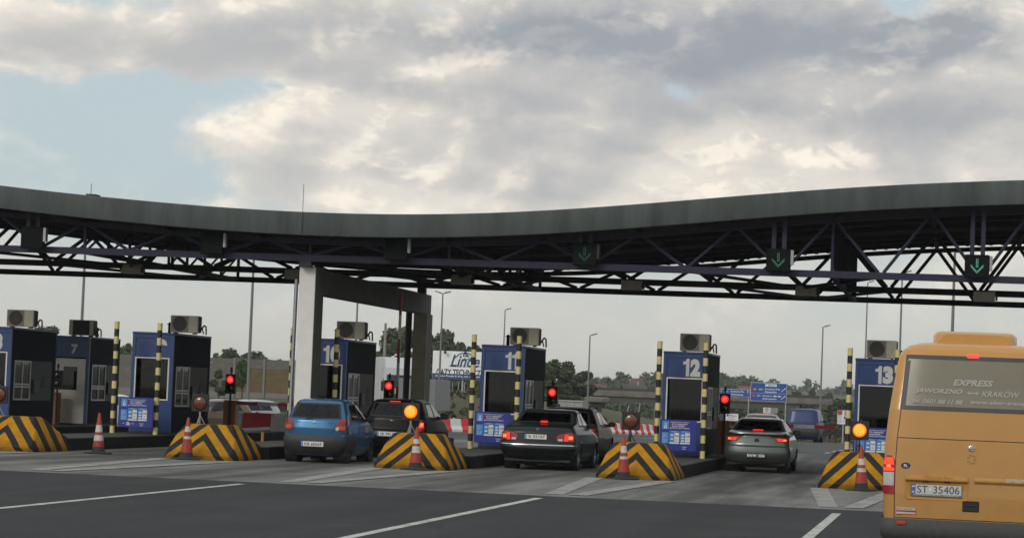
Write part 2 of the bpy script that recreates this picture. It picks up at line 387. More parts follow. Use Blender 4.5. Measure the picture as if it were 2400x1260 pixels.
def ground_mat(name, c1, c2, scale, streak=False, wear=None, rough=.85, fine=.35, cracks=0.):
    m = bpy.data.materials.new(name); m.use_nodes = True; nt = m.node_tree; b = nt.nodes['Principled BSDF']; N = nt.nodes.new; L = nt.links.new
    tc = N('ShaderNodeTexCoord')
    n1 = N('ShaderNodeTexNoise'); n1.inputs['Scale'].default_value = scale; n1.inputs['Detail'].default_value = 8; n1.inputs['Roughness'].default_value = .6; L(tc.outputs['Object'], n1.inputs['Vector'])
    n2 = N('ShaderNodeTexNoise'); n2.inputs['Scale'].default_value = 22; n2.inputs['Detail'].default_value = 4; L(tc.outputs['Object'], n2.inputs['Vector'])
    mr = N('ShaderNodeMapRange'); L(n1.outputs[0], mr.inputs[0]); mr.inputs[1].default_value = .33; mr.inputs[2].default_value = .67
    f = mr.outputs[0]
    mx = N('ShaderNodeMix'); mx.data_type = 'RGBA'; L(f, mx.inputs[0]); mx.inputs[6].default_value = (*c1, 1); mx.inputs[7].default_value = (*c2, 1)
    fr = N('ShaderNodeMapRange'); L(n2.outputs[0], fr.inputs[0]); fr.inputs[1].default_value = .3; fr.inputs[2].default_value = .7; fr.inputs[3].default_value = 1 - fine; fr.inputs[4].default_value = 1 + fine
    vm = N('ShaderNodeVectorMath'); vm.operation = 'SCALE'; L(mx.outputs[2], vm.inputs[0]); L(fr.outputs[0], vm.inputs[3]); c = vm.outputs[0]
    if streak:   # tyre dirt drawn out along the lanes, lane middles darkened for shade under cars
        mp = N('ShaderNodeMapping'); mp.inputs['Scale'].default_value = (1.1, .07, 1); L(tc.outputs['Object'], mp.inputs[0])
        n3 = N('ShaderNodeTexNoise'); n3.inputs['Scale'].default_value = 1.6; n3.inputs['Detail'].default_value = 5; L(mp.outputs[0], n3.inputs['Vector'])
        # wheel paths repeat with the 4.85 m lane pitch
        sx = N('ShaderNodeSeparateXYZ'); L(tc.outputs['Object'], sx.inputs[0])
        w = N('ShaderNodeMath'); w.operation = 'MULTIPLY_ADD'; L(sx.outputs[0], w.inputs[0]); w.inputs[1].default_value = 2 * math.pi / 4.85; w.inputs[2].default_value = (4.48) * 2 * math.pi / 4.85
        cs = N('ShaderNodeMath'); cs.operation = 'COSINE'; L(w.outputs[0], cs.inputs[0])
        ad = N('ShaderNodeMath'); ad.operation = 'MULTIPLY_ADD'; L(cs.outputs[0], ad.inputs[0]); ad.inputs[1].default_value = .13; L(n3.outputs[0], ad.inputs[2])
        m3 = N('ShaderNodeMapRange'); L(ad.outputs[0], m3.inputs[0]); m3.inputs[1].default_value = .38; m3.inputs[2].default_value = .68; m3.inputs[3].default_value = 1.12; m3.inputs[4].default_value = .47
        v3 = N('ShaderNodeVectorMath'); v3.operation = 'SCALE'; L(c, v3.inputs[0]); L(m3.outputs[0], v3.inputs[3]); c = v3.outputs[0]
    if wear:     # paint rubbed through to the surface below
        w1 = N('ShaderNodeTexNoise'); w1.inputs['Scale'].default_value = 3.2; w1.inputs['Detail'].default_value = 9; w1.inputs['Roughness'].default_value = .72; L(tc.outputs['Object'], w1.inputs['Vector'])
        wm = N('ShaderNodeMapRange'); L(w1.outputs[0], wm.inputs[0]); wm.inputs[1].default_value = wear[1]; wm.inputs[2].default_value = wear[1] + .10
        wx = N('ShaderNodeMix'); wx.data_type = 'RGBA'; L(wm.outputs[0], wx.inputs[0]); L(c, wx.inputs[6]); wx.inputs[7].default_value = (*wear[0], 1); c = wx.outputs[2]
    if cracks:   # sealed cracks, oil drips and polished wheel paths
        vo = N('ShaderNodeTexVoronoi'); vo.feature = 'DISTANCE_TO_EDGE'; vo.inputs['Scale'].default_value = .16; wp = N('ShaderNodeVectorMath'); wp.operation = 'MULTIPLY_ADD'
        L(n1.outputs['Color'], wp.inputs[0]); wp.inputs[1].default_value = (2.2, 2.2, 0); L(tc.outputs['Object'], wp.inputs[2]); L(wp.outputs[0], vo.inputs['Vector'])
        cm = N('ShaderNodeMapRange'); L(vo.outputs['Distance'], cm.inputs[0]); cm.inputs[1].default_value = .0008; cm.inputs[2].default_value = .0035; cm.inputs[3].default_value = 1 - cracks; cm.inputs[4].default_value = 1
        n4 = N('ShaderNodeTexNoise'); n4.inputs['Scale'].default_value = .9; n4.inputs['Detail'].default_value = 3; L(tc.outputs['Object'], n4.inputs['Vector'])
        om = N('ShaderNodeMapRange'); L(n4.outputs[0], om.inputs[0]); om.inputs[1].default_value = .62; om.inputs[2].default_value = .74; om.inputs[3].default_value = 1; om.inputs[4].default_value = .72
        mq = N('ShaderNodeMath'); mq.operation = 'MULTIPLY'; L(cm.outputs[0], mq.inputs[0]); L(om.outputs[0], mq.inputs[1])
        m5 = N('ShaderNodeMapping'); m5.inputs['Scale'].default_value = (.9, .035, 1); L(tc.outputs['Object'], m5.inputs[0])
        n5 = N('ShaderNodeTexNoise'); n5.inputs['Scale'].default_value = 1.2; n5.inputs['Detail'].default_value = 4; L(m5.outputs[0], n5.inputs['Vector'])
        tm = N('ShaderNodeMapRange'); L(n5.outputs[0], tm.inputs[0]); tm.inputs[1].default_value = .3; tm.inputs[2].default_value = .7; tm.inputs[3].default_value = .78; tm.inputs[4].default_value = 1.3
        mr_ = N('ShaderNodeMath'); mr_.operation = 'MULTIPLY'; L(mq.outputs[0], mr_.inputs[0]); L(tm.outputs[0], mr_.inputs[1])
        v6 = N('ShaderNodeVectorMath'); v6.operation = 'SCALE'; L(c, v6.inputs[0]); L(mr_.outputs[0], v6.inputs[3]); c = v6.outputs[0]
    L(c, b.inputs['Base Color']); b.inputs['Roughness'].default_value = rough; b.inputs['Specular IOR Level'].default_value = .3
    bp = N('ShaderNodeBump'); bp.inputs['Strength'].default_value = .25; bp.inputs['Distance'].default_value = .01; L(n2.outputs[0], bp.inputs['Height']); L(bp.outputs[0], b.inputs['Normal'])
    return m
GRASS = ground_mat('grass_ground', (.050, .062, .022), (.095, .088, .040), .06, fine=.4)
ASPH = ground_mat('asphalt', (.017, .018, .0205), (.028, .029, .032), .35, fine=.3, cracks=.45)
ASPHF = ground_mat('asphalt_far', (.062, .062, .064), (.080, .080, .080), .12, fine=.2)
SLAB = ground_mat('concrete_apron', (.135, .132, .127), (.190, .186, .178), .5, streak=True, fine=.22, cracks=.35)
MARK = ground_mat('road_paint', (.36, .35, .33), (.60, .59, .56), 2.2, fine=.3, wear=((.05, .05, .05), .62))
MARKF = ground_mat('worn_road_paint', (.24, .235, .225), (.42, .41, .39), 1.6, fine=.35, wear=((.17, .166, .16), .52))
ROADMK = MARK

xs = np.r_[-3000, -1800, -1000, -600, -400, -300, -220, -160, np.arange(-120, 40, 3.5), 60, 100, 160, 260, 420, 800, 1600, 3000]
ys = np.r_[-400, -100, -20, 0, 30, 60, 80, np.arange(95, 430, 6), np.arange(440, 1000, 25), np.arange(1000, 3000, 120), 3600, 4500, 6500]
sheet('ground', xs, ys, -.02, GRASS)
rg = np.random.default_rng(5)
ex = np.linspace(-75, 30, 260); ey = 45.1 + np.cumsum(rg.normal(0, .035, 260)) * .35; ey -= np.linspace(ey[0] - 45.1, ey[-1] - 45.1, 260)
mb = MB(); mb.grid([[(x, y0 if r_ == 0 else min(y0, e), .008) for x, e in zip(ex, ey)] for r_, y0 in ((0, -30), (1, 20), (2, 40), (3, 43.5), (4, 60))])
_o = mb.build('asphalt_road', ASPH, fix=False); tag(_o, kind='structure')
if _o.data.polygons[0].normal.z < 0: _o.data.flip_normals()
tag(ribbon('concrete_apron', [(-75, 43.5), (-75, 95.3)], [(30, 43.5), (30, 95.3)], .004, SLAB, 12), kind='structure')
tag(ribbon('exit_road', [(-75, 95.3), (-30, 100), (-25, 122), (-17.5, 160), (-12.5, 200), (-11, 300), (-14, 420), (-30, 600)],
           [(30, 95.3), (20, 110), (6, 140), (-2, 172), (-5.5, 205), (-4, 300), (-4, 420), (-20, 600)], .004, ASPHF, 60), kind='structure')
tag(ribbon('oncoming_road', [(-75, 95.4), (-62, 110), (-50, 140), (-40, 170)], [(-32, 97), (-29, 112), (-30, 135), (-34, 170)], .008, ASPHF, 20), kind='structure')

marks = []
def mark(name, quad, mat=MARK, off=.0125):
    mb = MB(); mb.add([(x, y, float(hgt(x, y)) + off) for x, y in quad], [(0, 1, 2, 3)]); o = mb.build(name, mat, fix=False)
    if o.data.polygons[0].normal.z < 0: o.data.flip_normals()
    return tag(o, kind='structure')
for x, y0, y1 in ((-12.2, 12, 43.9), (-6.95, 12, 43.8), (-1.9, 24, 43.2)):
    mark('lane_line', [(x - .075, y0), (x + .075, y0), (x + .075, y1), (x - .075, y1)])
for x in (-17.4, -22.6): mark('lane_line', [(x - .075, 12), (x + .075, 12), (x + .075, 43.5), (x - .075, 43.5)])
CX = {k: -2.06 - 4.85 * (13 - k) for k in range(7, 15)}
for k in range(9, 14):     # worn V marks pointing at each traffic island
    c = CX[k]; ap = c - .05
    mark('island_marking', [(c - 1.0, 56.2), (c - .62, 56.2), (ap + .12, 45.8), (ap - .22, 45.8)], MARKF)
    mark('island_marking', [(c + .62, 56.2), (c + 1.0, 56.2), (ap + .55, 45.8), (ap + .2, 45.8)], MARKF, .016)
for i in range(16):
    t0, t1 = i / 16, (i + .55) / 16
    A, B = np.array((-4.9, 100.)), np.array((-4.6, 190.))
    p, q = A + (B - A) * t0, A + (B - A) * t1
    mark('dashed_line', [(p[0] - .08, p[1]), (p[0] + .08, p[1]), (q[0] + .08, q[1]), (q[0] - .08, q[1])])
for x0 in (-12.2, -16.5):
    for i in range(7):
        y = 104 + i * 8; x = x0 + (y - 104) * .05
        mark('dashed_line', [(x - .08, y), (x + .08, y), (x + .28, y + 4), (x + .12, y + 4)])

# ------------------------------------------------------------------ canopy over the toll plaza
ZF = [(-70, 6.3), (-64, 5.8), (-58, 5.56), (-52, 5.8), (-46, 6.4), (-41, 6.85), (-36, 6.95), (-30.7, 6.59), (-29.2, 6.46), (-27.4, 6.28), (-24.6, 6.02), (-22.83, 5.87), (-21.1, 5.75), (-19.4, 5.65), (-17.7, 5.58), (-15.9, 5.545), (-14.04, 5.56), (-12.2, 5.63),
      (-10.56, 5.74), (-8.96, 5.885), (-7.36, 6.05), (-5.78, 6.225), (-4.21, 6.395), (-2.66, 6.545), (-1.11, 6.67), (.42, 6.77), (1.43, 6.83), (4, 6.93), (8, 6.8), (14, 6.25), (19, 5.72), (24, 5.55), (29, 5.72), (34, 6.25), (40, 6.8), (44, 6.93), (50, 6.8)]
def zf(x):
    h = .9; return float(np.mean([interp(x + d, ZF) for d in (-h, -h / 2, 0, h / 2, h)]))
XA, XB = -62.0, 46.0
FASC = pm('fascia_grey', (.090, .104, .103), .8, var=.34, scale=2.2, stretch=(1.0, 1, .16), bump=.05, spec=.2)
SOFF = pm('roof_sheet', (.045, .046, .046), .8, var=.2, spec=.1)
TRUSSF = pm('truss_purple', (.036, .035, .062), .6, var=.15, spec=.2)
TRUSSD = pm('truss_dark', (.012, .013, .014), .7, var=.2, spec=.15)
canopy = thing('toll_canopy', 'long wave shaped grey canopy on dark steel trusses spanning all the toll lanes', 'canopy', (0, 0, 0))
nodes_t = [-16.52 + 2.425 * (i + .5) for i in range(-11, 12)]
nodes_b = [-16.52 + 2.425 * i for i in range(-11, 12)]
seams = [-62, -54, -46, -40, -36, -31.0, -26.8, -22.3, -16.48, -11.9, -7.0, -2.1, 2.7, 9.0, 17, 25, 33, 40, 46]
for a, b in zip(seams[:-1], seams[1:]):
    n = 14; mb = MB(); xs_ = np.linspace(a + .0015, b - .0015, n)
    for y in (64.0, 64.14):
        pass
    F = np.array([[(x, y, zf(x) + dz) for x in xs_] for y, dz in ((64.14, 0), (64.0, 0), (63.985, .02), (64.0, .57), (64.03, .59), (64.14, .59), (64.14, 0))])
    mb.grid(F); mb.build('fascia_panel', FASC, canopy, smooth=40)
mb = MB(); xs_ = np.linspace(XA, XB, 160)
mb.grid(np.array([[(x, y, zf(x) + dz) for x in xs_] for y, dz in ((64.15, .06), (80.3, .06), (80.3, .30), (64.15, .5), (64.15, .06))]))
roof = mb.build('roof', SOFF, canopy, smooth=30)
mb = MB()      # corrugations of the deck, running front to back, joined: they cannot be told apart here
for x in np.arange(XA + .2, XB, .35): mb.bar((x, 64.2, zf(x) + .045), (x, 80.2, zf(x) + .045), .1, .035)
tag(mb.build('roof_corrugation', SOFF, canopy), kind='stuff')
for y in (67.4, 70, 75.2, 77.6):
    mb = MB()
    for a, b in zip(xs_[:-1], xs_[1:]): mb.bar((a, y, zf(a) - .04), (b, y, zf(b) - .04), .10, .14)
    mb.build('purlin', TRUSSD, canopy)
for x in nodes_t: MB().bar((x, 64.2, zf(x) - .03), (x, 80.1, zf(x) - .03), .11, .11).build('rafter', TRUSSD, canopy)
ZC = 5.03
def truss(Y, mat, r, braces=True):
    ch = MB(); ch.bb((XA, Y - .09, ZC - .085), (XB, Y + .09, ZC + .085))
    t = ch.build('truss', mat, canopy)
    mb = MB()
    for a, b in zip(xs_[:-1], xs_[1:]): mb.bar((a, Y, zf(a) - .1), (b, Y, zf(b) - .1), .14, .13)
    mb.build('top_chord', mat, t)
    for i, xb in enumerate(nodes_b):
        for xt in (xb - 1.2125, xb + 1.2125):
            s = -1 if xt < xb else 1
            MB().tube((xb + s * .06, Y, ZC + .08), (xt - s * .05, Y, zf(xt) - .12), r, n=8).build('brace', mat, t, smooth=40)
    for xt in (-22.58, -12.88, -3.18, 6.5): MB().tube((xt, Y, ZC + .08), (xt, Y, zf(xt) - .12), r * .9, n=8).build('upright', mat, t, smooth=40)
    MB().tube((-16.52, Y, ZC + .08), (-16.52, Y, zf(-16.52) - .12), r * .9, n=8).build('upright', mat, t, smooth=40)
    return t
truss(65, TRUSSF, .045); truss(72.7, TRUSSD, .055); truss(79.7, TRUSSD, .055)
# cross trusses running front to back
for xt in (-22.58, -12.88, -3.18):
    t = MB().bar((xt, 65.1, ZC - .02), (xt, 79.6, ZC - .02), .12, .12).build('cross_truss', TRUSSD, canopy)
    ys_ = np.linspace(65.1, 79.6, 9)
    for i, y in enumerate(ys_[1:-1]):
        MB().tube((xt, y, ZC), (xt, y, zf(xt) - .1), .045, n=6).build('upright', TRUSSD, t)
    for a, b in zip(ys_[:-1], ys_[1:]): MB().tube((xt, a, ZC), (xt, b, zf(xt) - .1), .035, n=6).build('brace', TRUSSD, t)
for i, xb in enumerate(nodes_b[1:-1:2]):   # bracing in the plane of the bottom chords
    for y0, y1 in ((65.1, 72.6), (72.8, 79.6)):
        MB().bar((xb, y0, ZC - .02), (xb + (2.425 if i % 2 else -2.425), y1, ZC - .02), .08, .08).build('wind_brace', TRUSSD, canopy)
# columns and cross beam stand on island 10
COLW = pm('column_white', (.78, .765, .75), .7, var=.06, scale=3); COL_SHADE = pm('column_shaded', (.12, .118, .110), .85, var=.2, scale=3); COL_LIT = pm('column_rear_lit', (.42, .385, .32), .85, var=.2, scale=3)  # column sides shaded, rear front lit: the light is put into these colours
mb = MB(); mb.bb((-16.83, 65.2, .3), (-16.41, 65.26, 4.80), 0, 0.0)
col = mb.build('column', COLW, canopy)
MB().bb((-16.83, 65.262, .3), (-16.41, 66.15, 4.83)).build('column_side', COL_SHADE, col)
mb = MB(); mb.prism([(65.263, 4.05), (66.152, 4.05), (66.5, 4.14), (79.4, 4.14), (80.4, 4.14), (80.4, 4.75), (66.3, 4.79)], -16.80, -16.44, 0, 'yz'); mb.build('cross_beam', COL_SHADE, canopy)
MB().bb((-16.84, 79.7, .3), (-16.40, 79.76, 4.14)).build('column', COL_LIT, canopy); MB().bb((-16.84, 79.763, .3), (-16.40, 80.5, 4.14)).build('column_side', COL_SHADE, canopy)
MB().bb((-16.78, 64.9, 4.802), (-16.46, 65.12, 4.94)).build('bearing', TRUSSF, col)
MB().bb((-16.74, 79.6, 4.752), (-16.5, 79.9, 4.94)).build('bearing', TRUSSD, canopy)
MB().tube((-17.0, 65.5, .3), (-16.98, 65.5, 4.5), .05, n=8).build('drain_pipe', STEEL, canopy, smooth=40)
MB().tube((-17.0, 79.75, .3), (-17.0, 79.75, 4.2), .1, n=8).build('drain_pipe', BLACK, canopy, smooth=40)
MB().tube((-16.5, 63.96, 5.6), (-16.5, 63.96, 6.84), .007, n=6).build('lightning_rod', DARKTRIM, canopy)
p = at(213, 460, 64.3); mb = MB(); mb.tube((p.x, 64.3, p.z), (p.x, 64.3, p.z + .33), .008, n=6); mb.build('lightning_rod', DARKTRIM, canopy)
MB().prism([(p.x - .10, p.z - .05), (p.x + .12, p.z - .05), (p.x + .16, p.z + .05), (p.x - .10, p.z + .06)], 64.2, 64.6).build('roof_hatch', DARKTRIM, canopy)

# lane signals hanging over the lanes, and floodlight boxes
LX = [c + 2.425 for c in (CX[8], CX[9], CX[10], CX[11], CX[12], CX[13])]
LEDB = pm('signal_casing', (.008, .011, .010), .8, spec=.1)
dots = [(sx * .018, z) for z in np.linspace(-.02, .17, 7) for sx in (-1, 1)]
for sx in (-1, 1):
    for i in range(7):
        for j in (0, 1): dots.append((sx * (.012 + i * .022), -.155 + i * .024 + j * .034))
pos = ['at far left above booth 7', 'between booth 9 and the white column', 'right of the white column']
for i, x in enumerate(LX):
    lit = i >= 3
    lab = (('lane signal with faint dim green down arrow above the dark saloon', 'lane signal with clear green down arrow above the silver green saloon', 'rightmost lane signal with brightest green arrow above the minibus')[i - 3]) if lit else 'black unlit lane signal box ' + pos[i]
    t = thing('lane_signal', lab, 'lane signal', (x, 64.62, 5.32), 0, 'lane signals under the canopy fascia')
    MB().bb((-.3, -.06, -.285), (.3, .16, .285), 0, .02).build('casing', LEDB, t)
    MB().bb((.302, -.04, -.10), (.37, .14, .26)).build('bracket', STEEL if i != 3 else DARKTRIM, t)
    zt = zf(x) - 5.32
    for s in (-.13, .13): MB().bb((s - .055, .0, .287), (s + .055, .08, zt - .02)).build('hanger', TRUSSF, t)
    if lit:
        mb = MB()
        for dx, dz in dots: mb.lathe([(.0001, -.066), (.0075, -.064), (.0075, -.058)], 6, c=(dx, 0, dz), axis='y')
        mb.build('arrow', (LED_GRND, LED_GRN, LED_GRN)[i - 3] if i != 4 else pm('mid_green', (.06, .4, .25), .3, emit=(.2, .9, .56), estr=.33), t)
for i, x in enumerate(LX + [CX[13] + 2.425 + 4.85]):
    q = ['booths 8 and 9', 'booths 9 and 10', 'booths 10 and 11', 'booths 11 and 12', 'booths 12 and 13', 'booth 13 and the bus', 'x']
    if i == 6: break
    t = thing('floodlight', ('leftmost beige floodlight box under the canopy, above booth 9', 'beige floodlight box touching the left side of the white column', 'beige floodlight box above the gas billboard, right of the rear column', 'beige floodlight box above the crash nose right of the dark saloon', 'beige floodlight box above the dark blue van', 'rightmost beige floodlight box, above the orange minibus')[i], 'floodlight', (x + .26, 72.2, 4.92), 0, 'floodlight boxes under the canopy')
    mb = MB(); mb.prism([(-.12, -.13), (.22, -.14), (.25, .05), (-.02, .13)], -.29, .29, 0, 'yz'); mb.build('housing', BEIGE, t)
    MB().bb((.302, -.12, -.1), (.36, .12, .06)).build('bracket', BLACK, t)
    MB().bb((-.05, .2, .0), (.05, .42, .16)).build('hanger', BLACK, t)

# ------------------------------------------------------------------ toll islands
KERB = pm('kerb_concrete', (.016, .016, .016), .9, var=.3, scale=3, bump=.3, spec=.15); KTOP = pm('island_top', (.075, .074, .070), .9, var=.25, scale=2)
for k in range(8, 14):
    c = CX[k]; mb = MB(); mb.bb((c - .86, 58.9, 0), (c + .86, 81.5, .28)); mb.bb((c - .83, 58.95, .282), (c + .83, 81.4, .302), 1)
    tag(mb.build('traffic_island', [KERB, KTOP]), kind='structure')
def nose_mat():
    m = bpy.data.materials.new('hazard_stripes'); m.use_nodes = True; nt = m.node_tree; b = nt.nodes['Principled BSDF']; N = nt.nodes.new; L = nt.links.new
    tc = N('ShaderNodeTexCoord'); sp = N('ShaderNodeSeparateXYZ'); L(tc.outputs['Object'], sp.inputs[0])
    def mt(op, a, b_=None, c=None):
        n = N('ShaderNodeMath'); n.operation = op
        for i, v in enumerate((a, b_, c)):
            if v is None: continue
            if isinstance(v, (int, float)): n.inputs[i].default_value = v
            else: L(v, n.inputs[i])
        return n.outputs[0]
    ax = mt('ABSOLUTE', sp.outputs[0])
    ed = mt('MAXIMUM', mt('MULTIPLY_ADD', sp.outputs[2], -.95, mt('SUBTRACT', sp.outputs[1], .05)), 0)
    v = mt('MULTIPLY_ADD', sp.outputs[2], 1.5, mt('MULTIPLY_ADD', ax, 1.43, mt('MULTIPLY', ed, .72)))
    nz = N('ShaderNodeTexNoise'); nz.inputs['Scale'].default_value = 9; nz.inputs['Detail'].default_value = 5; L(tc.outputs['Object'], nz.inputs['Vector'])
    v = mt('MULTIPLY_ADD', mt('SUBTRACT', nz.outputs[0], .5), .035, v)
    rp = N('ShaderNodeValToRGB'); L(mt('DIVIDE', v, 5.0), rp.inputs[0]); rp.color_ramp.interpolation = 'CONSTANT'
    st = [(0, 1), (.63, 0), (.887, 1), (1.187, 0), (1.46, 1), (1.75, 0), (2.02, 1), (2.30, 0), (2.56, 1), (2.82, 0), (3.1, 1), (3.36, 0), (3.6, 1), (3.9, 0), (4.2, 1)]
    e = rp.color_ramp.elements
    e[0].position = 0; e[0].color = (1, 1, 1, 1); e[1].position = st[1][0] / 5; e[1].color = (0, 0, 0, 1)
    for p, q in st[2:]: x = e.new(p / 5); x.color = (q, q, q, 1)
    mx = N('ShaderNodeMix'); mx.data_type = 'RGBA'; L(rp.outputs[0], mx.inputs[0]); mx.inputs[6].default_value = (.024, .025, .026, 1); mx.inputs[7].default_value = (.48, .225, .006, 1)
    n2 = N('ShaderNodeTexNoise'); n2.inputs['Scale'].default_value = 5; n2.inputs['Detail'].default_value = 7; L(tc.outputs['Object'], n2.inputs['Vector'])
    mr = N('ShaderNodeMapRange'); L(n2.outputs[0], mr.inputs[0]); mr.inputs[1].default_value = .3; mr.inputs[2].default_value = .7; mr.inputs[3].default_value = .78; mr.inputs[4].default_value = 1.1
    # splash dirt near the road
    dz = N('ShaderNodeMapRange'); L(mt('MULTIPLY_ADD', nz.outputs[0], .16, sp.outputs[2]), dz.inputs[0]); dz.inputs[1].default_value = .06; dz.inputs[2].default_value = .36; dz.inputs[3].default_value = .38; dz.inputs[4].default_value = 1
    vm = N('ShaderNodeVectorMath'); vm.operation = 'SCALE'; L(mx.outputs[2], vm.inputs[0]); L(mt('MULTIPLY', mr.outputs[0], dz.outputs[0]), vm.inputs[3])
    L(vm.outputs[0], b.inputs['Base Color']); b.inputs['Roughness'].default_value = .65; b.inputs['Specular IOR Level'].default_value = .15
    bp = N('ShaderNodeBump'); bp.inputs['Strength'].default_value = .2; bp.inputs['Distance'].default_value = .02; L(n2.outputs[0], bp.inputs['Height']); L(bp.outputs[0], b.inputs['Normal'])
    return m
HAZ = nose_mat()
def nose_mesh():
    mb = MB(); st = [  # y, zt, top half width, bottom half width
        (0, .10, .68, .70), (.10, .16, .74, .80), (.3, .34, .73, .86), (.55, .60, .66, .875), (.74, .765, .575, .88), (.86, .79, .55, .88), (1.25, .79, .55, .88), (1.5, .74, .58, .88), (2.0, .5, .67, .88), (2.5, .31, .78, .88)]
    G = []
    for y, z, t, b in st:
        zb = min(.09, z * .8)
        row = [(-b, y, 0), (-b, y, zb)]
        for k in (.3, .6, .9): row.append((-(b + (t - b) * k), y, zb + (z - zb) * k))
        row += [(-(t - .03), y, z), (-t / 2, y, z), (0, y, z)]
        row += [(-x, yy, zz) for x, yy, zz in row[-2::-1]]
        G.append(row)
    mb.grid(G)
    n = len(G[0]); mb.add(G[0], [tuple(range(n))]); mb.add(G[-1], [tuple(range(n))])
    return mb
nose0 = None
lab_n = {9: 'yellow and black chevron crash nose cut by the left picture edge before booth 8', 10: 'yellow and black chevron crash nose with unlit round lamp left of the blue hatchback', 11: 'yellow and black chevron crash nose with lit amber lamp right of the blue hatchback',
         12: 'yellow and black chevron crash nose with unlit lamp right of the dark saloon', 13: 'yellow and black chevron crash nose with lit amber lamp beside the orange minibus', 14: 'yellow and black chevron crash nose hidden behind the orange minibus'}
for k in range(9, 14):
    if nose0 is None: nose0 = nose_mesh().build('crash_nose', HAZ, smooth=35); o = nose0
    else: o = nose0.copy(); COL.objects.link(o)
    o.location = (CX[k] - (.14 if k in (10, 11) else 0), 56.5, 0); tag(o, lab_n[k], 'crash barrier', 'striped crash noses at the island heads')

# round warning lamps on the noses
def lamp(k, on):
    t = thing('warning_lamp', ('lit amber' if on else 'unlit') + ' round warning lamp on the crash nose ' + {9: 'at the left picture edge', 10: 'left of the blue hatchback', 11: 'right of the blue hatchback', 12: 'right of the dark saloon', 13: 'beside the orange minibus'}[k],
              'warning lamp', (CX[k] + {9: -.62, 10: -.60, 11: -.48, 12: -.29, 13: -.05}[k], 58.05, .79), 0, 'warning lamps on the crash noses')
    MB().bb((-.205, .0, .265), (.205, .05, .675), 0, .015).build('back_plate', BLACK, t)
    d = MB(); d.lathe([(.152, 0), (.152, -.02), (.142, -.034), (.11, -.048), (.06, -.056), (.001, -.059)], 28, c=(0, -.001, .47), axis='y')
    lens = d.build('lens', LED_AMB if on else AMBOFF, t, smooth=40)
    if on:
        q = MB(); q.lathe([(.115, -.050), (.09, -.055), (.05, -.062), (.001, -.065)], 24, c=(0, -.001, .47), axis='y'); q.build('lens_core', LED_AMBC, lens, smooth=40)
    MB().lathe([(.153, .0), (.168, -.012), (.168, .0)], 28, c=(0, -.002, .47), axis='y').build('rim', BLACK, t, smooth=40)
    mb = MB(); mb.tube((0, .03, .0), (0, .03, .28), .022, n=8)
    for a in (20, 140, 260): mb.tube((0, .03, .2), (.12 * math.cos(R(a)), .03 + .12 * math.sin(R(a)), -.02), .012, n=6)
    mb.build('stand', STEEL if k < 12 else DARKTRIM, t, smooth=40)
    MB().tube((.03, .03, .66), (.03, .03, .72), .03, .02, n=8).build('sensor', BLACK, t, smooth=40)
for k, on in ((9, 0), (10, 0), (11, 1), (12, 0), (13, 1)): lamp(k, on)

# traffic cones
CONER = pm('cone_red', (.34, .038, .022), .6, var=.4, scale=7); CONEW = pm('cone_white', (.50, .49, .46), .55, var=.38, scale=9); CONEB = pm('cone_base', (.025, .025, .026), .8)
def cone_mesh(bands):
    prof = [(.24, .035), (.155, .05), (.15, .10)]; mis = [2, 2]
    zs = [.10, .16] + [z for b in bands for z in b] + [.93]
    zs = sorted(set(zs)); prof = [(.245, .03), (.165, .05)]; mis = [2]
    r = lambda z: .150 + (.028 - .150) * (z - .05) / .88
    prof.append((r(.08), .08)); mis.append(2)
    prev = .08
    for z in sorted(set([.16] + [q for b in bands for q in b] + [.93])):
        prof.append((r(z), z)); mid = (prev + z) / 2
        mis.append(2 if z <= .16 else (1 if any(a <= mid <= b for a, b in bands) else 0)); prev = z
    prof += [(.02, .94), (.001, .94)]; mis += [0, 0]
    mb = MB(); mb.lathe(prof, 20, mis=mis)
    mb.box((0, 0, .018), (.52, .52, .034), 2, R(28), .015)
    return mb
for (px, py, bands, lab) in ((225, 1063, [(.50, .66), (.30, .43)], 'clean red and white traffic cone standing alone at far left'), (440, 1075, [(.62, .74), (.46, .52)], 'dirty traffic cone with scuffed bands before the crash nose left of the blue hatchback'),
                        (981, 1100, [(.58, .68), (.38, .52)], 'traffic cone with torn peeling white band below the lit amber lamp near the blue hatchback'), (1461, 1123, [(.58, .73), (.44, .50)], 'red and white traffic cone before the crash nose right of the dark saloon'), (2018, 1150, [(.55, .68), (.40, .48)], 'red and white traffic cone between crash nose and orange minibus')):
    d = ray(px, py); P = Vector((0, 0, H)) - d * (H / d.z)
    o = cone_mesh(bands).build('traffic_cone', [CONER, CONEW, CONEB], smooth=35, loc=(P.x + (.12 if px == 440 else 0), min(P.y + .15, 56.2 if px != 225 else 99), .005)); tag(o, lab, 'traffic cone', 'traffic cones in front of the islands')
    o.rotation_euler = (0, R(random.uniform(-2, 2)), R(random.uniform(0, 60)))

WH = {8: 'the booth cut by the left picture edge', 9: 'booth 9 nearest the left traffic cones', 10: 'booth 10 behind the white column', 11: 'booth 11 beside the gas billboard', 12: 'booth 12 right of the dark saloon', 13: 'booth 13 beside the orange minibus'}
# striped posts
def post(x, y, z0, z1, label):
    t = thing('striped_post', label, 'post', (x, y, z0), 0, 'yellow and black striped posts by the booths')
    n = 15; h = (z1 - z0) / n
    for i in range(n):
        MB().tube((0, 0, i * h + .0005), (0, 0, (i + 1) * h - .0005), .066, n=16).build('band', YEL if i % 2 == 0 else BLK, t, smooth=50)
for k in (9, 10, 11, 12, 13):
    for s, w in ((-1, 'left'), (1, 'right')):
        post(CX[k] + {9: -.03}.get(k, -.05) + s * .58 - (.03 if s < 0 else -.0), 66.5, .3, 3.26, '%s striped post before %s' % (w, WH[k]))

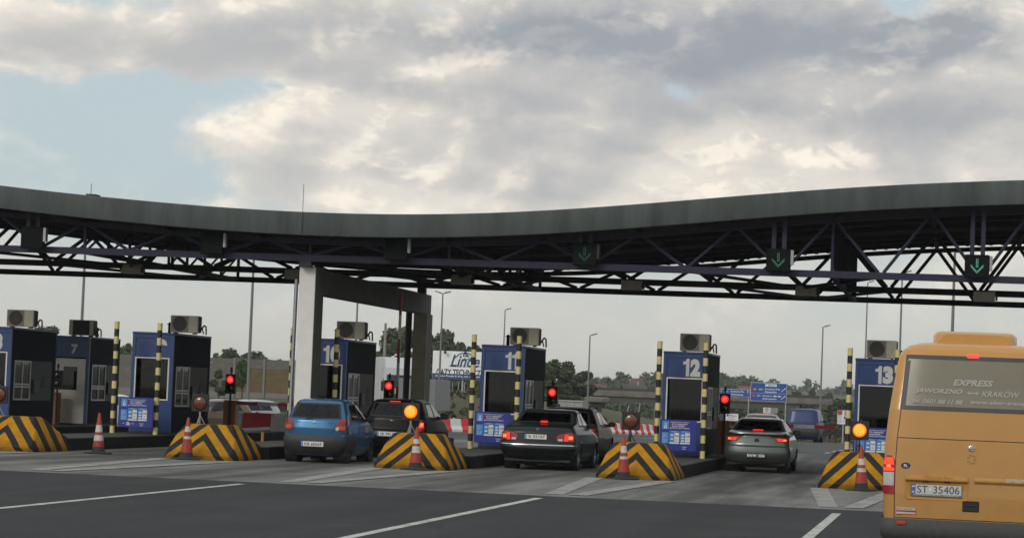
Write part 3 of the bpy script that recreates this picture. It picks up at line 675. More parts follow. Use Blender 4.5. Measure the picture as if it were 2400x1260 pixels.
# ------------------------------------------------------------------ booths
PANELG = pm('panel_grey', (.075, .078, .078), .6, var=.12, spec=.25); DOORW = pm('door_cream', (.76, .735, .66), .5, var=.1)
BENCH = pm('interior_beige', (.10, .085, .065), .7); PARC = pm('parcel_beige', (.75, .62, .48), .7)
def digits(s_, par, cx, cz, h=.46):
    ws_ = [.15 if c == '1' else .26 for c in s_]; x = cx - (sum(ws_) + .03 * (len(s_) - 1)) / 2
    for c, w_ in zip(s_, ws_):
        if c == '1':   # upright with a flag, as in a bold grotesque
            m = MB(); y = .0185; a, b = x + w_ - .085, x + w_; z0, z1 = cz - h / 2, cz + h / 2
            m.add([(a, y, z0), (b, y, z0), (b, y, z1), (a + .02, y, z1), (a - .012, y, z1 - .065), (x - .015, y, z1 - .085), (x - .015, y, z1 - .15), (a, y, z1 - .15)], [(0, 1, 2, 3, 4, 5, 6, 7)]); m.build('number', NUMW, par, fix=False)
        else: text(c, h, NUMW, par, (x + w_ / 2, .0185, cz), bold=.075, name='number', w=w_)
        x += w_ + .03
def booth(k, x, y0, depth, door=False, z1=3.03):
    lab = {7: 'small blue toll booth 7 with cream door behind booth 8', 8: 'blue toll booth at far left edge showing its side window', 9: 'blue toll booth 9 standing between booth 7 and the white canopy column', 10: 'blue toll booth 10 partly hidden behind the white canopy column',
           11: 'blue toll booth 11 right of the white gas billboard', 12: 'blue toll booth 12 between the dark grey saloon and the silver green saloon', 13: 'blue toll booth 13 partly hidden by the orange minibus'}[k]
    t = thing('toll_booth', lab, 'toll booth', (x, y0, .302), 0, 'numbered toll booths'); Z = z1 - .302; w = .575
    # shell: roof, floor, side and back walls, front frame
    MB().bb((-w - .01, -.02, Z - .06), (w + .01, depth + .02, Z), 0, .012).build('roof', BLUEB, t)
    MB().bb((-w, .0, 0), (w, depth, .05)).build('floor', DARKTRIM, t)
    MB().bb((-w, depth - .05, .052), (w, depth, Z - .062)).build('back_wall', NAVY_SHADE, t)
    fr = MB(); fr.bb((-w, 0, .052), (-w + .09, .09, Z - .062)); fr.bb((w - .09, 0, .052), (w, .09, Z - .062))
    fr.bb((-w + .091, 0, Z - .16), (w - .091, .09, Z - .062)); fr.build('front_frame', BLUEB, t)
    if not door:
        MB().bb((-w + .095, .02, 2.07), (w - .095, .07, Z - .165)).build('header_panel', BLUEB, t)
        MB().bb((-w + .095, .02, .055), (w - .095, .07, .90)).build('front_panel', BLUEB, t)
        f = MB(); a, b, c, d = -w + .095, w - .095, .905, 2.055
        f.bb((a, -.008, c), (a + .035, .06, d)); f.bb((b - .035, -.008, c), (b, .06, d)); f.bb((a + .036, -.008, d - .035), (b - .036, .06, d)); f.bb((a + .036, -.008, c), (b - .036, .06, c + .035))
        win = f.build('front_window', WHITEP, t)
        MB().bb((a + .037, .02, c + .037), (b - .037, .028, d - .037)).build('pane', GLASSB, win)
        MB().bb((-.30, .12, .06), (.40, .6, .93)).build('desk', BENCH, t)
        MB().bb(((.30 if k == 11 else -.42) - .06, .06, .94), ((.30 if k == 11 else -.42) + .07, .2, 1.20), 0, .01).build('box', PARC, t)
        MB().bb((-.1, .9, .3), (.3, 1.4, 1.5), 0, .08).build('chair', DARKTRIM, t)
        digits(str(k), t, {9: .26, 8: .19, 11: .24}.get(k, .17), 2.32)
    else:
        MB().bb((-w + .095, .02, 2.03), (w - .095, .07, Z - .165)).build('header_panel', BLUEB, t)
        dr = MB(); q = 1.99
        dr.bb((-.47, .02, .05), (.47, .06, 1.05)); dr.bb((-.47, .02, 1.052), (-.22, .06, q)); dr.bb((.22, .02, 1.052), (.47, .06, q)); dr.bb((-.218, .02, 1.75), (.218, .06, q))
        d_ = dr.build('door', DOORW, t)
        MB().bb((-.215, .035, 1.055), (.215, .045, 1.745)).build('pane', GLASSB, d_)
        MB().bb((-.42, -.01, .85), (-.385, .018, 1.02), 0, .01).build('handle', WHITEP, d_)
        text('7', .29, NUMW, t, (.10, .0185, 2.28), bold=.05, name='number')
    # sides
    for s in (-1, 1):
        m = MB(); a, b = sorted((s * w, s * (w - .05)))
        y1 = 1.62; y2 = .32
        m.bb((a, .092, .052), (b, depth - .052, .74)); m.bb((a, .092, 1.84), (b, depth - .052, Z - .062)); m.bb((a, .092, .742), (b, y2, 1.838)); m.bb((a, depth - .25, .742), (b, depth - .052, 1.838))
        m.build('side_wall', NAVY_SHADE, t)
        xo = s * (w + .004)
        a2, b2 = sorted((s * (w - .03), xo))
        MB().bb((a2, y1, .742), (b2, depth - .252, 1.838)).build('side_panel', PANELG if s > 0 else NAVY_SHADE, t)
        f = MB(); a3, b3 = sorted((s * (w - .04), s * (w + .012)))
        for y in (y2 + .0, (y2 + y1) / 2 - .03, y1 - .065): f.bb((a3, y + .002, .745), (b3, y + .06, 1.835))
        for z in (.745, 1.09, 1.16, 1.79):
            for ya, yb in ((y2 + .063, (y2 + y1) / 2 - .031), ((y2 + y1) / 2 + .031, y1 - .066)): f.bb((a3, ya, z), (b3, yb, z + .045))
        sw = f.build('side_window', ALU, t)
        MB().bb(sorted_box(s * (w - .02), y2 + .06, .79, s * (w - .012), y1 - .06, 1.79)[0], sorted_box(s * (w - .02), y2 + .06, .79, s * (w - .012), y1 - .06, 1.79)[1]).build('pane', GLASSB, sw)
        if s > 0:
            pb = MB().bb((w + .005, y1 + .12, .95), (w + .06, y1 + .62, 1.32), 0, .01).build('service_box', BLACK, t)
            # company sail mark on the panel: a slim triangle beside a loop
            lg = MB(); X = w + .0065
            lg.add([(X, y1 + .75, 1.10), (X, y1 + 1.02, 1.10), (X, y1 + 1.06, 1.55)], [(0, 1, 2)])
            n = 18
            for i in range(n):
                q0, q1 = 2 * math.pi * i / n, 2 * math.pi * (i + 1) / n
                lg.add([(X, y1 + 1.2 + r_ * math.cos(q) * .8, 1.25 + r_ * math.sin(q)) for q in (q0, q1) for r_ in (.17, .13)], [(0, 2, 3, 1)])
            lg.build('sail_mark', DARKTRIM, t)
    # vent pipe with a cap
    v = MB(); vx, vy = (-.30, 2.4) if not door else (.1, 2.0)
    v.tube((vx, vy, Z), (vx, vy, Z + .27), .045, n=10); v.lathe([(.09, Z + .27), (.001, Z + .345)], 10, c=(vx, vy, 0)); v.build('vent_pipe', NAVY_SHADE, t, smooth=40)
    return t
def sorted_box(x0, y0, z0, x1, y1, z1): return (min(x0, x1), y0, z0), (max(x0, x1), y1, z1)
BX = {13: -2.04, 12: -7.0, 11: -11.82, 10: -16.62, 9: -21.40, 8: -25.98}
for k in (8, 9, 10, 11, 12, 13): booth(k, BX[k], 67.5, 3.55)
booth(7, -26.33, 75.0, 2.9, True, 2.97)

# air conditioners on the booth roofs
GRILL = pm('ac_grille', (.075, .07, .062), .7)
def ac(x, y, z, label, back=False):
    t = thing('air_conditioner', label, 'air conditioner', (x, y, z), 0, 'air conditioners on the booth roofs')
    MB().bb((-.39, 0, .035), (.39, .30, .50), 0, .015).build('casing', BEIGE, t)
    if not back:
        MB().bb((-.37, -.006, .06), (.12, -.001, .48)).build('fan_panel', pm('ac_panel', (.25, .23, .18), .65), t)
        g = MB(); g.lathe([(.20, -.012), (.19, -.02), (.001, -.016)], 26, c=(-.125, 0, .27), axis='y')
        gr = g.build('fan_grille', GRILL, t, smooth=40)
        mb = MB()
        for r_ in (.05, .09, .13, .17): mb.lathe([(r_, -.020), (r_ + .008, -.024), (r_ + .012, -.020)], 22, c=(-.125, 0, .27), axis='y')
        tag(mb.build('grille_ring', DARKTRIM, gr), kind='stuff')
        MB().bb((.30, -.006, .38), (.36, -.001, .41)).build('badge', ALU, t)
    else:
        MB().bb((-.26, -.012, .05), (.26, -.001, .48)).build('coil_grille', pm('ac_coil', (.02, .02, .02), .7), t)
        mb = MB()
        for i in range(12): mb.bb((-.26, -.018, .07 + i * .034), (.26, -.013, .078 + i * .034))
        tag(mb.build('coil_fin', DARKTRIM, t), kind='stuff')
    MB().bb((.392, .02, .05), (.415, .28, .48)).build('side_cover', GRILL, t)
    f = MB(); f.bb((-.3, .02, 0), (-.24, .28, .034)); f.bb((.24, .02, 0), (.3, .28, .034)); f.build('foot', DARKTRIM, t)
    p = MB(); pts = [(.42, .2, .12), (.50, .22, .25), (.55, .24, .22), (.56, .25, .0)]
    for a, b in zip(pts[:-1], pts[1:]): p.tube(a, b, .022, n=6)
    pts = [(.42, .12, .1), (.47, .14, .18), (.50, .2, .02)]
    for a, b in zip(pts[:-1], pts[1:]): p.tube(a, b, .018, n=6)
    p.build('hose', BLACK, t, smooth=40)
for k in (8, 9, 10, 11, 12, 13):
    ac(BX[k] + {8: .42, 9: .54, 10: .42, 11: .38, 12: .12, 13: .05}[k] , 68.5, 3.032, 'air conditioner with round fan on ' + WH[k])
ac(-26.22, 75.5, 2.972, 'air conditioner with dark grille on the roof of booth 7', True)

# price boards in front of the booths
def board(k):
    x = BX[k]
    t = thing('price_board', 'blue price board under the window of ' + WH[k], 'sign', (x, 66.28, .302), 0, 'price boards under the booth windows')
    W, z0, z1 = .47, .17, .97
    MB().bb((-W, 0, z0), (W, .03, z1), 0, .008).build('panel', SIGNBLUE, t)
    MB().bb((-W - .012, -.003, z0), (-W - .001, .04, z1)).build('edge', STEEL, t)
    pb = MB().bb((-.41, -.006, .72), (-.24, -.001, .93)).build('motorway_symbol', PALEB, t)
    m = MB(); Y = -.0085
    m.add([(-.365, Y, .74), (-.336, Y, .74), (-.329, Y, .90)], [(0, 1, 2)]); m.add([(-.285, Y, .74), (-.314, Y, .74), (-.321, Y, .90)], [(0, 1, 2)])
    m.add([(-.37, Y, .855), (-.28, Y, .855), (-.28, Y, .862), (-.37, Y, .862)], [(0, 1, 2, 3)]); m.build('carriageway', WHITET, pb, fix=False)
    for i, s in enumerate(('PROSZĘ PRZYGOTOWAĆ !', 'BITTE VORBEREITEN !', 'PLEASE PREPARE !', 'ПРОСИМ ПРИГОТОВИТЬ !')):
        text(s, .033, WHITET, t, (-.215 + (.055 if i else 0), -.004, .905 - i * .05), align='LEFT', bold=.02, w=(.50, .40, .33, .46)[i])
        if i: MB().bb((-.215, -.005, .892 - i * .05), (-.175, -.002, .913 - i * .05)).build('flag', (RED, RED, WHITET)[i - 1], t)
    MB().bb((-.41, -.006, .36), (-.24, -.001, .64)).build('note_panel', PALEB, t)
    for i, s in enumerate(('Płatne', 'Zahlbar', 'Toll', 'Платный', 'проезд')): text(s, .025, WHITET, t, (-.40, -.0085, .60 - i * .05), align='LEFT')
    for j, (x0, pr) in enumerate(((-.215, '5,00'), (.06, '12,00'))):
        g = MB().bb((x0, -.006, .40), (x0 + .12, -.001, .635)).build('vehicle_panel', PALEB, t)
        MB().bb((x0, -.006, .645), (x0 + .25, -.001, .685)).build('category_bar', PALEB, t)
        text(('STAWKA 1', 'STAWKA 2')[j], .02, WHITET, t, (x0 + .12, -.0085, .665))
        MB().bb((x0 + .125, -.007, .405), (x0 + .25, -.001, .635), 0, .004).build('price_panel', WHITEP, t)
        text(pr, .06, DARKT, t, (x0 + .187, -.0085, .55), w=.10, bold=.02); text('ZŁ', .035, DARKT, t, (x0 + .187, -.0085, .465))
        MB().bb((x0, -.006, .355), (x0 + .25, -.001, .392)).build('note_bar', WHITEP, t)
        m = MB()   # small vehicle pictograms
        for i in range(3 if j else 2):
            z = .56 - i * (.07 if j else .1)
            m.prism([(x0 + .02, z), (x0 + .10, z), (x0 + .10, z + .018), (x0 + .08, z + .034), (x0 + .045, z + .034), (x0 + .035, z + .018), (x0 + .02, z + .015)], -.009, -.0065)
        m.build('vehicle_symbol', WHITET, g)
    if k == 9:
        text('tylko', .035, WHITET, t, (-.33, -.004, .27)); text('ZŁ', .075, WHITET, t, (-.20, -.004, .27), bold=.03); text('noty', .035, WHITET, t, (-.08, -.004, .27))
    lg = text('Transport', .03, WHITET, t, (.17, -.004, .28), bold=.02); text('karta', .03, WHITET, t, (.17, -.004, .235), bold=.02)
for k in (9, 10, 11, 12, 13): board(k)

# exit signals and boom barriers
LENSOFF = pm('dark_lens', (.02, .012, .012), .2, coat=.5); GREENOFF = pm('dark_green_lens', (.008, .02, .016), .2, coat=.5)
def signal(x, y, label, on=True, z0=.302, top=2.0):
    t = thing('traffic_light', label, 'traffic light', (x, y, z0), 0, 'exit traffic lights on the islands'); zt = top - z0
    MB().bb((-.145, 0, zt - .56), (.145, .16, zt), 0, .012).build('housing', BLACK, t)
    for i, z in enumerate((zt - .155, zt - .405)):
        lit = on and i == 0
        l = MB().lathe([(.108, -.004), (.10, -.016), (.06, -.028), (.001, -.032)], 22, c=(0, 0, z), axis='y').build('lens', LED_RED if lit else (LENSOFF if i == 0 else GREENOFF), t, smooth=40)
        if lit: MB().lathe([(.06, -.030), (.03, -.036), (.001, -.037)], 16, c=(.0, 0, z), axis='y').build('lens_core', pm('signal_core', (.5, .05, .03), .3, emit=(1, .09, .07), estr=1.5), l, smooth=40)
        vz = MB()
        for a in range(-1, 10):
            q0, q1 = R(a * 20 - 0), R((a + 1) * 20)
            vz.add([(.115 * math.cos(q), yy, z + .115 * math.sin(q)) for q in (q0, q1) for yy in (0, -.10)], [(0, 1, 3, 2)])
        vz.build('visor', BLACK, l, fix=False)
    MB().tube((0, .08, 0), (0, .08, zt - .562), .028, n=8).build('pole', DARKTRIM, t, smooth=40)
    b = MB(); b.tube((0, .08, zt), (0, .08, zt + .07), .02, n=8); b.tube((0, .08, zt + .07), (0, .08, zt + .17), .042, .03, n=10); b.ball((0, .08, zt + .17), .032); b.build('buzzer', BLACK, t, smooth=40)
signal(-20.54, 72.2, 'traffic light showing red between booth 9 and the white column'); signal(-15.85, 72.0, 'traffic light showing red left of the black hatchback'); signal(-11.17, 72.0, 'traffic light showing red above the dark grey saloon'); signal(-6.34, 72.0, 'traffic light showing red above the silver green saloon')
signal(-26.40 + .02, 74.0, 'dark unlit traffic light before the cream door of booth 7', False, top=1.92)
CABS = pm('cabinet_black', (.02, .017, .015), .6)  # near-black panel on the cabinet fronts
def boom(x, y, label, arm=None, up=False, w=.36):
    t = thing('boom_barrier', label, 'barrier', (x, y, .302), 0, 'boom barriers at the lane exits')
    b = MB(); b.bb((-w / 2, 0, 0), (w / 2, .34, .93), 0, .02); b.bb((-w / 2 - .01, -.01, .932), (w / 2 + .01, .35, .955), 0, .01); cb = b.build('cabinet', ORANGE, t)
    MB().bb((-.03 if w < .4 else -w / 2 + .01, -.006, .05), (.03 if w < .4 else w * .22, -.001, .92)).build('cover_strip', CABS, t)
    if arm:
        n = 5; L_ = arm
        for i in range(n):
            a, c = i * L_ / n, (i + 1) * L_ / n - .002
            if up: MB().bar((.18 + .00, .17, .85 + a), (.18 + .0, .17, .85 + c), .07, .07).build('arm_segment', RED if i % 2 == 0 else WHITEP, t)
            else: MB().bb((.19 + a, .14, .83), (.19 + c, .20, .93)).build('arm_segment', RED if i % 2 == 0 else WHITEP, t)
boom(-20.62, 72.5, 'orange boom barrier cabinet right of booth 9 with lowered arm', 3.0)
boom(-15.95, 72.6, 'boom barrier behind booth 10 with red and white arm raised upright', 3.4, True)
boom(-6.38, 72.3, 'orange boom barrier cabinet right of booth 12 with arm lowered before the blue van', 2.9)
boom(-26.65, 74.3, 'orange and black barrier cabinet before the cream door of booth 7', None, w=.42)
# low guard rail on island 10, and plastic barriers in the closed lane
t = thing('guard_rail', 'low grey guard rail on orange posts left of the blue hatchback', 'guard rail', (0, 0, .3))
MB().bar((-17.3, 60.5, .30), (-17.3, 64.6, .33), .06, .07).build('rail', STEEL, t)
for y in (61, 64): MB().bb((-17.33, y - .03, .0), (-17.27, y + .03, .26)).build('rail_post', ORANGE, t)
def plastic(loc, rz, label, mat, L_=1.2, h=.85):
    m = MB(); prof = [(-.28, 0), (-.28, .12), (-.16, .3), (-.10, h), (.10, h), (.16, .3), (.28, .12), (.28, 0)]
    m.prism(prof, -L_ / 2, L_ / 2, 0, 'yz')
    for x in (-.3, .0, .3): m.bb((x * L_ - .02, -.20, .1), (x * L_ + .02, .20, .24))
    m.tube((0, 0, h), (0, 0, h + .03), .05, n=10)
    o = m.build('plastic_barrier', mat, loc=loc); o.rotation_euler = (0, 0, rz); return tag(o, label, 'road barrier', 'red and white plastic road barriers')
plastic((-21.55, 79, 0), 0, 'red plastic road barrier behind the orange cabinet of booth 9', REDW, .86)
plastic((-20.82, 79.05, 0), 0, 'white plastic road barrier beside the red one behind booth 9', WHITEP, .55)
plastic((-22.15, 79.02, 0), 0, 'white plastic road barrier half hidden by the orange cabinet of booth 9', WHITEP, .26)
ORD = 'first second third fourth fifth sixth seventh eighth ninth tenth eleventh twelfth thirteenth fourteenth fifteenth sixteenth seventeenth eighteenth nineteenth twentieth twenty-first twenty-second twenty-third twenty-fourth twenty-fifth twenty-sixth twenty-seventh twenty-eighth twenty-ninth thirtieth thirty-first thirty-second thirty-third thirty-fourth'.split()
for (a, b, cnt, where) in (((-24.2, 121.), (-21.6, 124.), 6, 'right of the hatchback'), ((-22.6, 148.), (-17.2, 158.), 34, 'before the bridge')):
    for i in range(cnt):
        p = np.array(a) + (np.array(b) - a) * (i + .5) / cnt; d = np.array(b) - a; l = np.hypot(*d) / cnt
        o = plastic((p[0], p[1], float(hgt(*p))), math.atan2(d[1], d[0]), '%s plastic barrier, %s from left in the %s striped line %s' % (('red', 'white')[i % 2], ORD[i], 'short' if cnt == 6 else 'long', where), REDW if i % 2 == 0 else WHITEP, l * .97, .62)
        o['group'] = ('short' if cnt == 6 else 'long') + ' striped barrier line, ' + ('red', 'white')[i % 2] + ' units'

# ------------------------------------------------------------------ vehicles
class Body:
    """car body as stacked plan outlines: rear profile, front profile and half width over height"""
    def __init__(s, rear, front, hw, Lr=.4, Lf=.6, n=3.6):
        s.R, s.F, s.W, s.Lr, s.Lf, s.n = rear, front, hw, Lr, Lf, n
    def q(s, z):
        yr, yf, w = interp(z, s.R), interp(z, s.F), interp(z, s.W)
        k = min(1., .47 * (yf - yr) / max(s.Lr, s.Lf)); return yr, yf, w, s.Lr * k, s.Lf * k
    def rear_pt(s, x, z, off=0.):
        yr, yf, w, lr, lf = s.q(z); a = min(abs(x) / w, .9995)
        y = yr + lr * (1 - (1 - a ** s.n) ** (1 / s.n))
        return (x * (1 + off / w * a ** 3), y - off * (1 - a ** 6 * .7), z)
    def front_pt(s, x, z, off=0.):
        yr, yf, w, lr, lf = s.q(z); a = min(abs(x) / w, .9995)
        return (x, yf - lf * (1 - (1 - a ** s.n) ** (1 / s.n)) + off, z)
    def side_pt(s, y, z, sg=1, off=0.):
        yr, yf, w, lr, lf = s.q(z); t = 0
        if y < yr + lr: t = min((yr + lr - y) / lr, .9995)
        elif y > yf - lf: t = min((y - yf + lf) / lf, .9995)
        return (sg * (w * (1 - t ** s.n) ** (1 / s.n) + off), y, z)
    def outline(s, z, nr=12, ns=46, nf=9, off=0.):
        yr, yf, w, lr, lf = s.q(z); e = 2 / s.n; P = []
        for i in range(nr):
            t = (i / nr) * math.pi / 2; P.append(((w + off) * math.sin(t) ** e, yr - off + (lr + off) * (1 - math.cos(t) ** e), z))
        a, b = yr + lr, yf - lf
        for i in range(ns + 1): P.append((w + off, a + (b - a) * i / ns, z))
        for i in range(nf - 1, -1, -1):
            t = (i / nf) * math.pi / 2; P.append(((w + off) * math.sin(t) ** e, yf - lf * (1 - math.cos(t) ** e) + off * 0, z))
        return P
def inpoly(y, z, poly):
    c = False; n = len(poly)
    for i in range(n):
        a, b = poly[i], poly[(i + 1) % n]
        if (a[1] > z) != (b[1] > z) and y < (b[0] - a[0]) * (z - a[1]) / (b[1] - a[1]) + a[0]: c = not c
    return c
def quadgrid(P4, nu, nv):  # bilinear (u along first edge)
    a, b, c, d = [np.array(p, float) for p in P4]
    return [[(a * (1 - u) + b * u) * (1 - v) + (d * (1 - u) + c * u) * v for u in np.linspace(0, 1, nu)] for v in np.linspace(0, 1, nv)]
def bordered(mb, f, P4, nu, nv, bu=.05, bv=.08):
    """grid on the body surface: inner glass (material 0) and printed rim (material 1)"""
    a, b, c, d = [np.array(p, float) for p in P4]
    U = np.r_[0, np.linspace(bu, 1 - bu, nu), 1]; V = np.r_[0, np.linspace(bv, 1 - bv, nv), 1]
    G = [[f(*((a * (1 - u) + b * u) * (1 - v) + (d * (1 - u) + c * u) * v)) for u in U] for v in V]
    o = len(mb.v); w = len(U)
    mb.v += [tuple(map(float, p)) for r in G for p in r]
    for i in range(len(V) - 1):
        for j in range(w - 1):
            mb.f.append((o + i * w + j, o + i * w + j + 1, o + (i + 1) * w + j + 1, o + (i + 1) * w + j)); mb.m.append(1 if i in (0, len(V) - 2) or j in (0, w - 2) else 0)
SEATM = pm('seat_fabric', (.035, .036, .04), .9); HUB = pm('wheel_silver', (.30, .31, .32), .35, .7); HUBD = pm('wheel_dark', (.05, .05, .05), .5, .3)
def wheel_mesh(r, w, sg):
    t = MB(); t.lathe([(r * .62, -w / 2 * .9), (r * .80, -w / 2), (r * .96, -w / 2 * .9), (r, -w / 2 * .6), (r, w / 2 * .6), (r * .96, w / 2 * .9), (r * .80, w / 2), (r * .62, w / 2 * .9)], 28, axis='x')
    h = MB(); x = sg * w / 2 * .72
    h.lathe([(r * .63, sg * w / 2 * .9), (r * .60, x), (r * .57, x - sg * .02)], 28, axis='x'); h.lathe([(r * .58, x - sg * .05), (.001, x - sg * .05)], 20, 1, axis='x')
    for i in range(7):
        q = 2 * math.pi * i / 7; c, s_ = math.cos(q), math.sin(q)
        h.bar((x - sg * .01, c * r * .1, s_ * r * .1), (x - sg * .005, c * r * .6, s_ * r * .6), r * .15, .02)
    h.lathe([(r * .17, x - sg * .02), (r * .15, x + sg * .005), (.001, x + sg * .01)], 14, axis='x')
    return t, h
def car(spec, name, label, cat, loc, rz=0., group=None):
    B = Body(spec['rear'], spec['front'], spec['hw'], spec.get('Lr', .4), spec.get('Lf', .6), spec.get('n', 3.6))
    t = thing(name, label, cat, loc, rz, group); pt = spec['paint']
    wr, wy = spec['wr'], spec['wy']; arch = wr * 1.16; Wm = max(w for _, w in spec['hw'])
    zs = sorted(set([round(z, 3) for z in np.arange(spec['hw'][0][0], spec['hw'][-1][0], .032)] + [z for z, _ in spec['rear']] + [z for z, _ in spec['front']] + [z for z, _ in spec['hw']] + [spec['hw'][-1][0] - d for d in (.004, .012, .02)]))
    zs = [z for z in zs if spec['hw'][0][0] <= z <= spec['hw'][-1][0]]
    rows = [B.outline(z) for z in zs]; nc = len(rows[0])
    rw, ws, sides = spec.get('rw'), spec.get('ws'), spec.get('sides', [])
    V = []; F = []
    for sg in (1, -1):
        o = len(V); V += [(sg * x, y, z) for r in rows for x, y, z in r]
        for i in range(len(rows) - 1):
            for j in range(nc - 1):
                q = [rows[i][j], rows[i][j + 1], rows[i + 1][j + 1], rows[i + 1][j]]
                x = sum(p[0] for p in q) / 4; y = sum(p[1] for p in q) / 4; z = sum(p[2] for p in q) / 4
                if any((y - yw) ** 2 + (z - wr) ** 2 < arch ** 2 for yw in wy) and x > Wm * .6: continue
                if rw and j < 12 and rw[0] + .02 < z < rw[1] - .02 and x < np.interp(z, rw[:2], rw[2:]) - .03: continue
                if ws and j >= nc - 10 and ws[0] + .02 < z < ws[1] - .02 and x < np.interp(z, ws[:2], ws[2:]) - .03: continue
                if j >= 3 and any(inpoly(y, z, p) for p in sides): continue
                f = (o + i * nc + j, o + i * nc + j + 1, o + (i + 1) * nc + j + 1, o + (i + 1) * nc + j)
                F.append(f if sg > 0 else f[::-1])
        top = [o + (len(rows) - 1) * nc + j for j in range(nc)]
        F.append(tuple(top) if sg > 0 else tuple(top[::-1]))
        bot = [o + j for j in range(nc)]; F.append(tuple(bot[::-1]) if sg > 0 else tuple(bot))
    mb = MB(); mb.v = V; mb.f = F; mb.m = [0] * len(F)
    me = bpy.data.meshes.new('body'); me.from_pydata(V, [], F); me.materials.append(pt)
    bm = bmesh.new(); bm.from_mesh(me); bmesh.ops.remove_doubles(bm, verts=bm.verts, dist=.0008); bm.to_mesh(me); bm.free()
    me.polygons.foreach_set('use_smooth', [True] * len(me.polygons)); me.set_sharp_from_angle(angle=R(48)); me.update()
    body = link('body', me, t)
    # wheel arch lips and dark wells
    for yw in wy:
        for sg in (1, -1):
            n = 26; G = []; lip = MB(); well = MB()
            for k in range(n + 1):
                a = R(-12) + R(204) * k / n; G.append([B.side_pt(yw + rr * math.cos(a), max(wr + rr * math.sin(a), spec['hw'][0][0] + .01), sg, of) for rr, of in ((arch * .95, -.03), (arch * .97, .012), (arch * 1.10, .008))])
            lip.grid(G)
            well.lathe([(arch * 1.04, sg * (Wm - .03)), (arch * 1.04, sg * (Wm - .32)), (.01, sg * (Wm - .32))], 24, c=(0, yw, wr), axis='x')
            lip.build('arch_lip', spec.get('lipmat', pt), body, smooth=50); well.build('wheel_well', BLACK, body)
    for i, yw in enumerate(wy):
        for sg in (1, -1):
            a, h = wheel_mesh(wr, .19, sg); w = a.build('wheel', RUBBER, t, smooth=40, loc=(sg * (Wm - .125), yw, wr)); h.build('rim', [HUB if spec.get('alloy', 1) else HUBD, BLACK], w, smooth=40)
    # glazing
    of = .004
    if rw:
        m = MB(); bordered(m, lambda x, z: B.rear_pt(x, z, of), [(-rw[2], rw[0]), (rw[2], rw[0]), (rw[3], rw[1]), (-rw[3], rw[1])], 16, 10, .045, .09)
        m.build('rear_window', [CARGLASS, BLACK], t, smooth=True, fix=True)
    if ws:
        m = MB(); bordered(m, lambda x, z: B.front_pt(x, z, of), [(-ws[2], ws[0]), (ws[2], ws[0]), (ws[3], ws[1]), (-ws[3], ws[1])], 12, 8, .05, .08)
        m.build('windscreen', [CLEAR, BLACK], t, smooth=True)
    for p in sides:
        cy = sum(q[0] for q in p) / 4; cz = sum(q[1] for q in p) / 4
        P = [(cy + (y - cy) * 1.07 + (.02 if y > cy else -.02), cz + (z - cz) * 1.1) for y, z in p]
        for sg in (1, -1):
            m = MB(); bordered(m, lambda y, z: B.side_pt(y, z, sg, of), P, 10, 6, .07, .09); m.build('side_window', [CARGLASS, BLACK], t, smooth=True)
    # interior
    H_ = spec['hw'][-1][0]; sy = spec.get('seat_y', wy[0] + .95)
    for sx in (-.34, .34):
        m = MB(); m.box((sx, sy + .35, .42), (.46, .5, .16), bev=.05); m.box((sx, sy + .06, .78), (.44, .13, .66), bev=.05); m.box((sx, sy + .05, H_ - .30), (.24, .10, .17), bev=.04); m.tube((sx, sy + .05, 1.0), (sx, sy + .05, H_ - .33), .03, n=6); m.build('seat', SEATM, t)
    m = MB(); m.box((0, sy - .45, .42), (1.15, .5, .16), bev=.05); m.box((0, sy - .74, .72), (1.15, .13, .58), bev=.05)
    for sx in (-.36, .36): m.box((sx, sy - .74, spec.get('belt', .95) + .12), (.24, .09, .14), bev=.04)
    m.build('rear_seat', SEATM, t)
    m = MB(); m.bb((-Wm * .85, wy[1] - .75, .55), (Wm * .85, wy[1] - .45, spec.get('belt', .95) - .01), 0, .05); m.build('dashboard', BLACK, t)
    m = MB(); m.bb((-Wm * .86, .25, .20), (Wm * .86, wy[1] - .4, .26)); m.build('floor', BLACK, t)
    MB().bb((-Wm * .62, .45, .13), (Wm * .62, wy[1] + .2, .195), 0, .02).build('underbody', BLACK, t)
    m = MB(); m.bb((-.36, sy + .38, spec['hw'][-1][0] - .17), (-.36 + .01, sy + .39, H_ - .16)) if False else m.lathe([(.17, 0), (.185, .012), (.17, .024)], 20, c=(-.34, wy[1] - .95, spec.get('belt', .95) - .02), axis='y'); m.build('steering_wheel', BLACK, t)
    m = MB(); m.box((0, wy[1] - .95 if spec.get('mir') is None else spec['mir'], H_ - .17), (.2, .03, .07), bev=.01); m.build('inner_mirror', BLACK, t)
    # door mirrors
    my = spec.get('my', wy[1] - .72); mz = spec.get('belt', .95) + .05
    for sg in (() if spec.get('nomir') else (1, -1)):
        x = abs(B.side_pt(my, mz)[0]); m = MB(); m.box((sg * (x + .12), my, mz), (.20, .11, .125), bev=.04); m.tube((sg * (x - .04), my + .02, mz - .03), (sg * (x + .08), my + .01, mz - .02), .03, n=6)
        mr = m.build('door_mirror', spec.get('mirmat', BLACK), t, smooth=True); MB().bb((sg * (x + .12) - .075, my - .060, mz - .04), (sg * (x + .12) + .075, my - .0555, mz + .04)).build('mirror_glass', MIRG, mr)
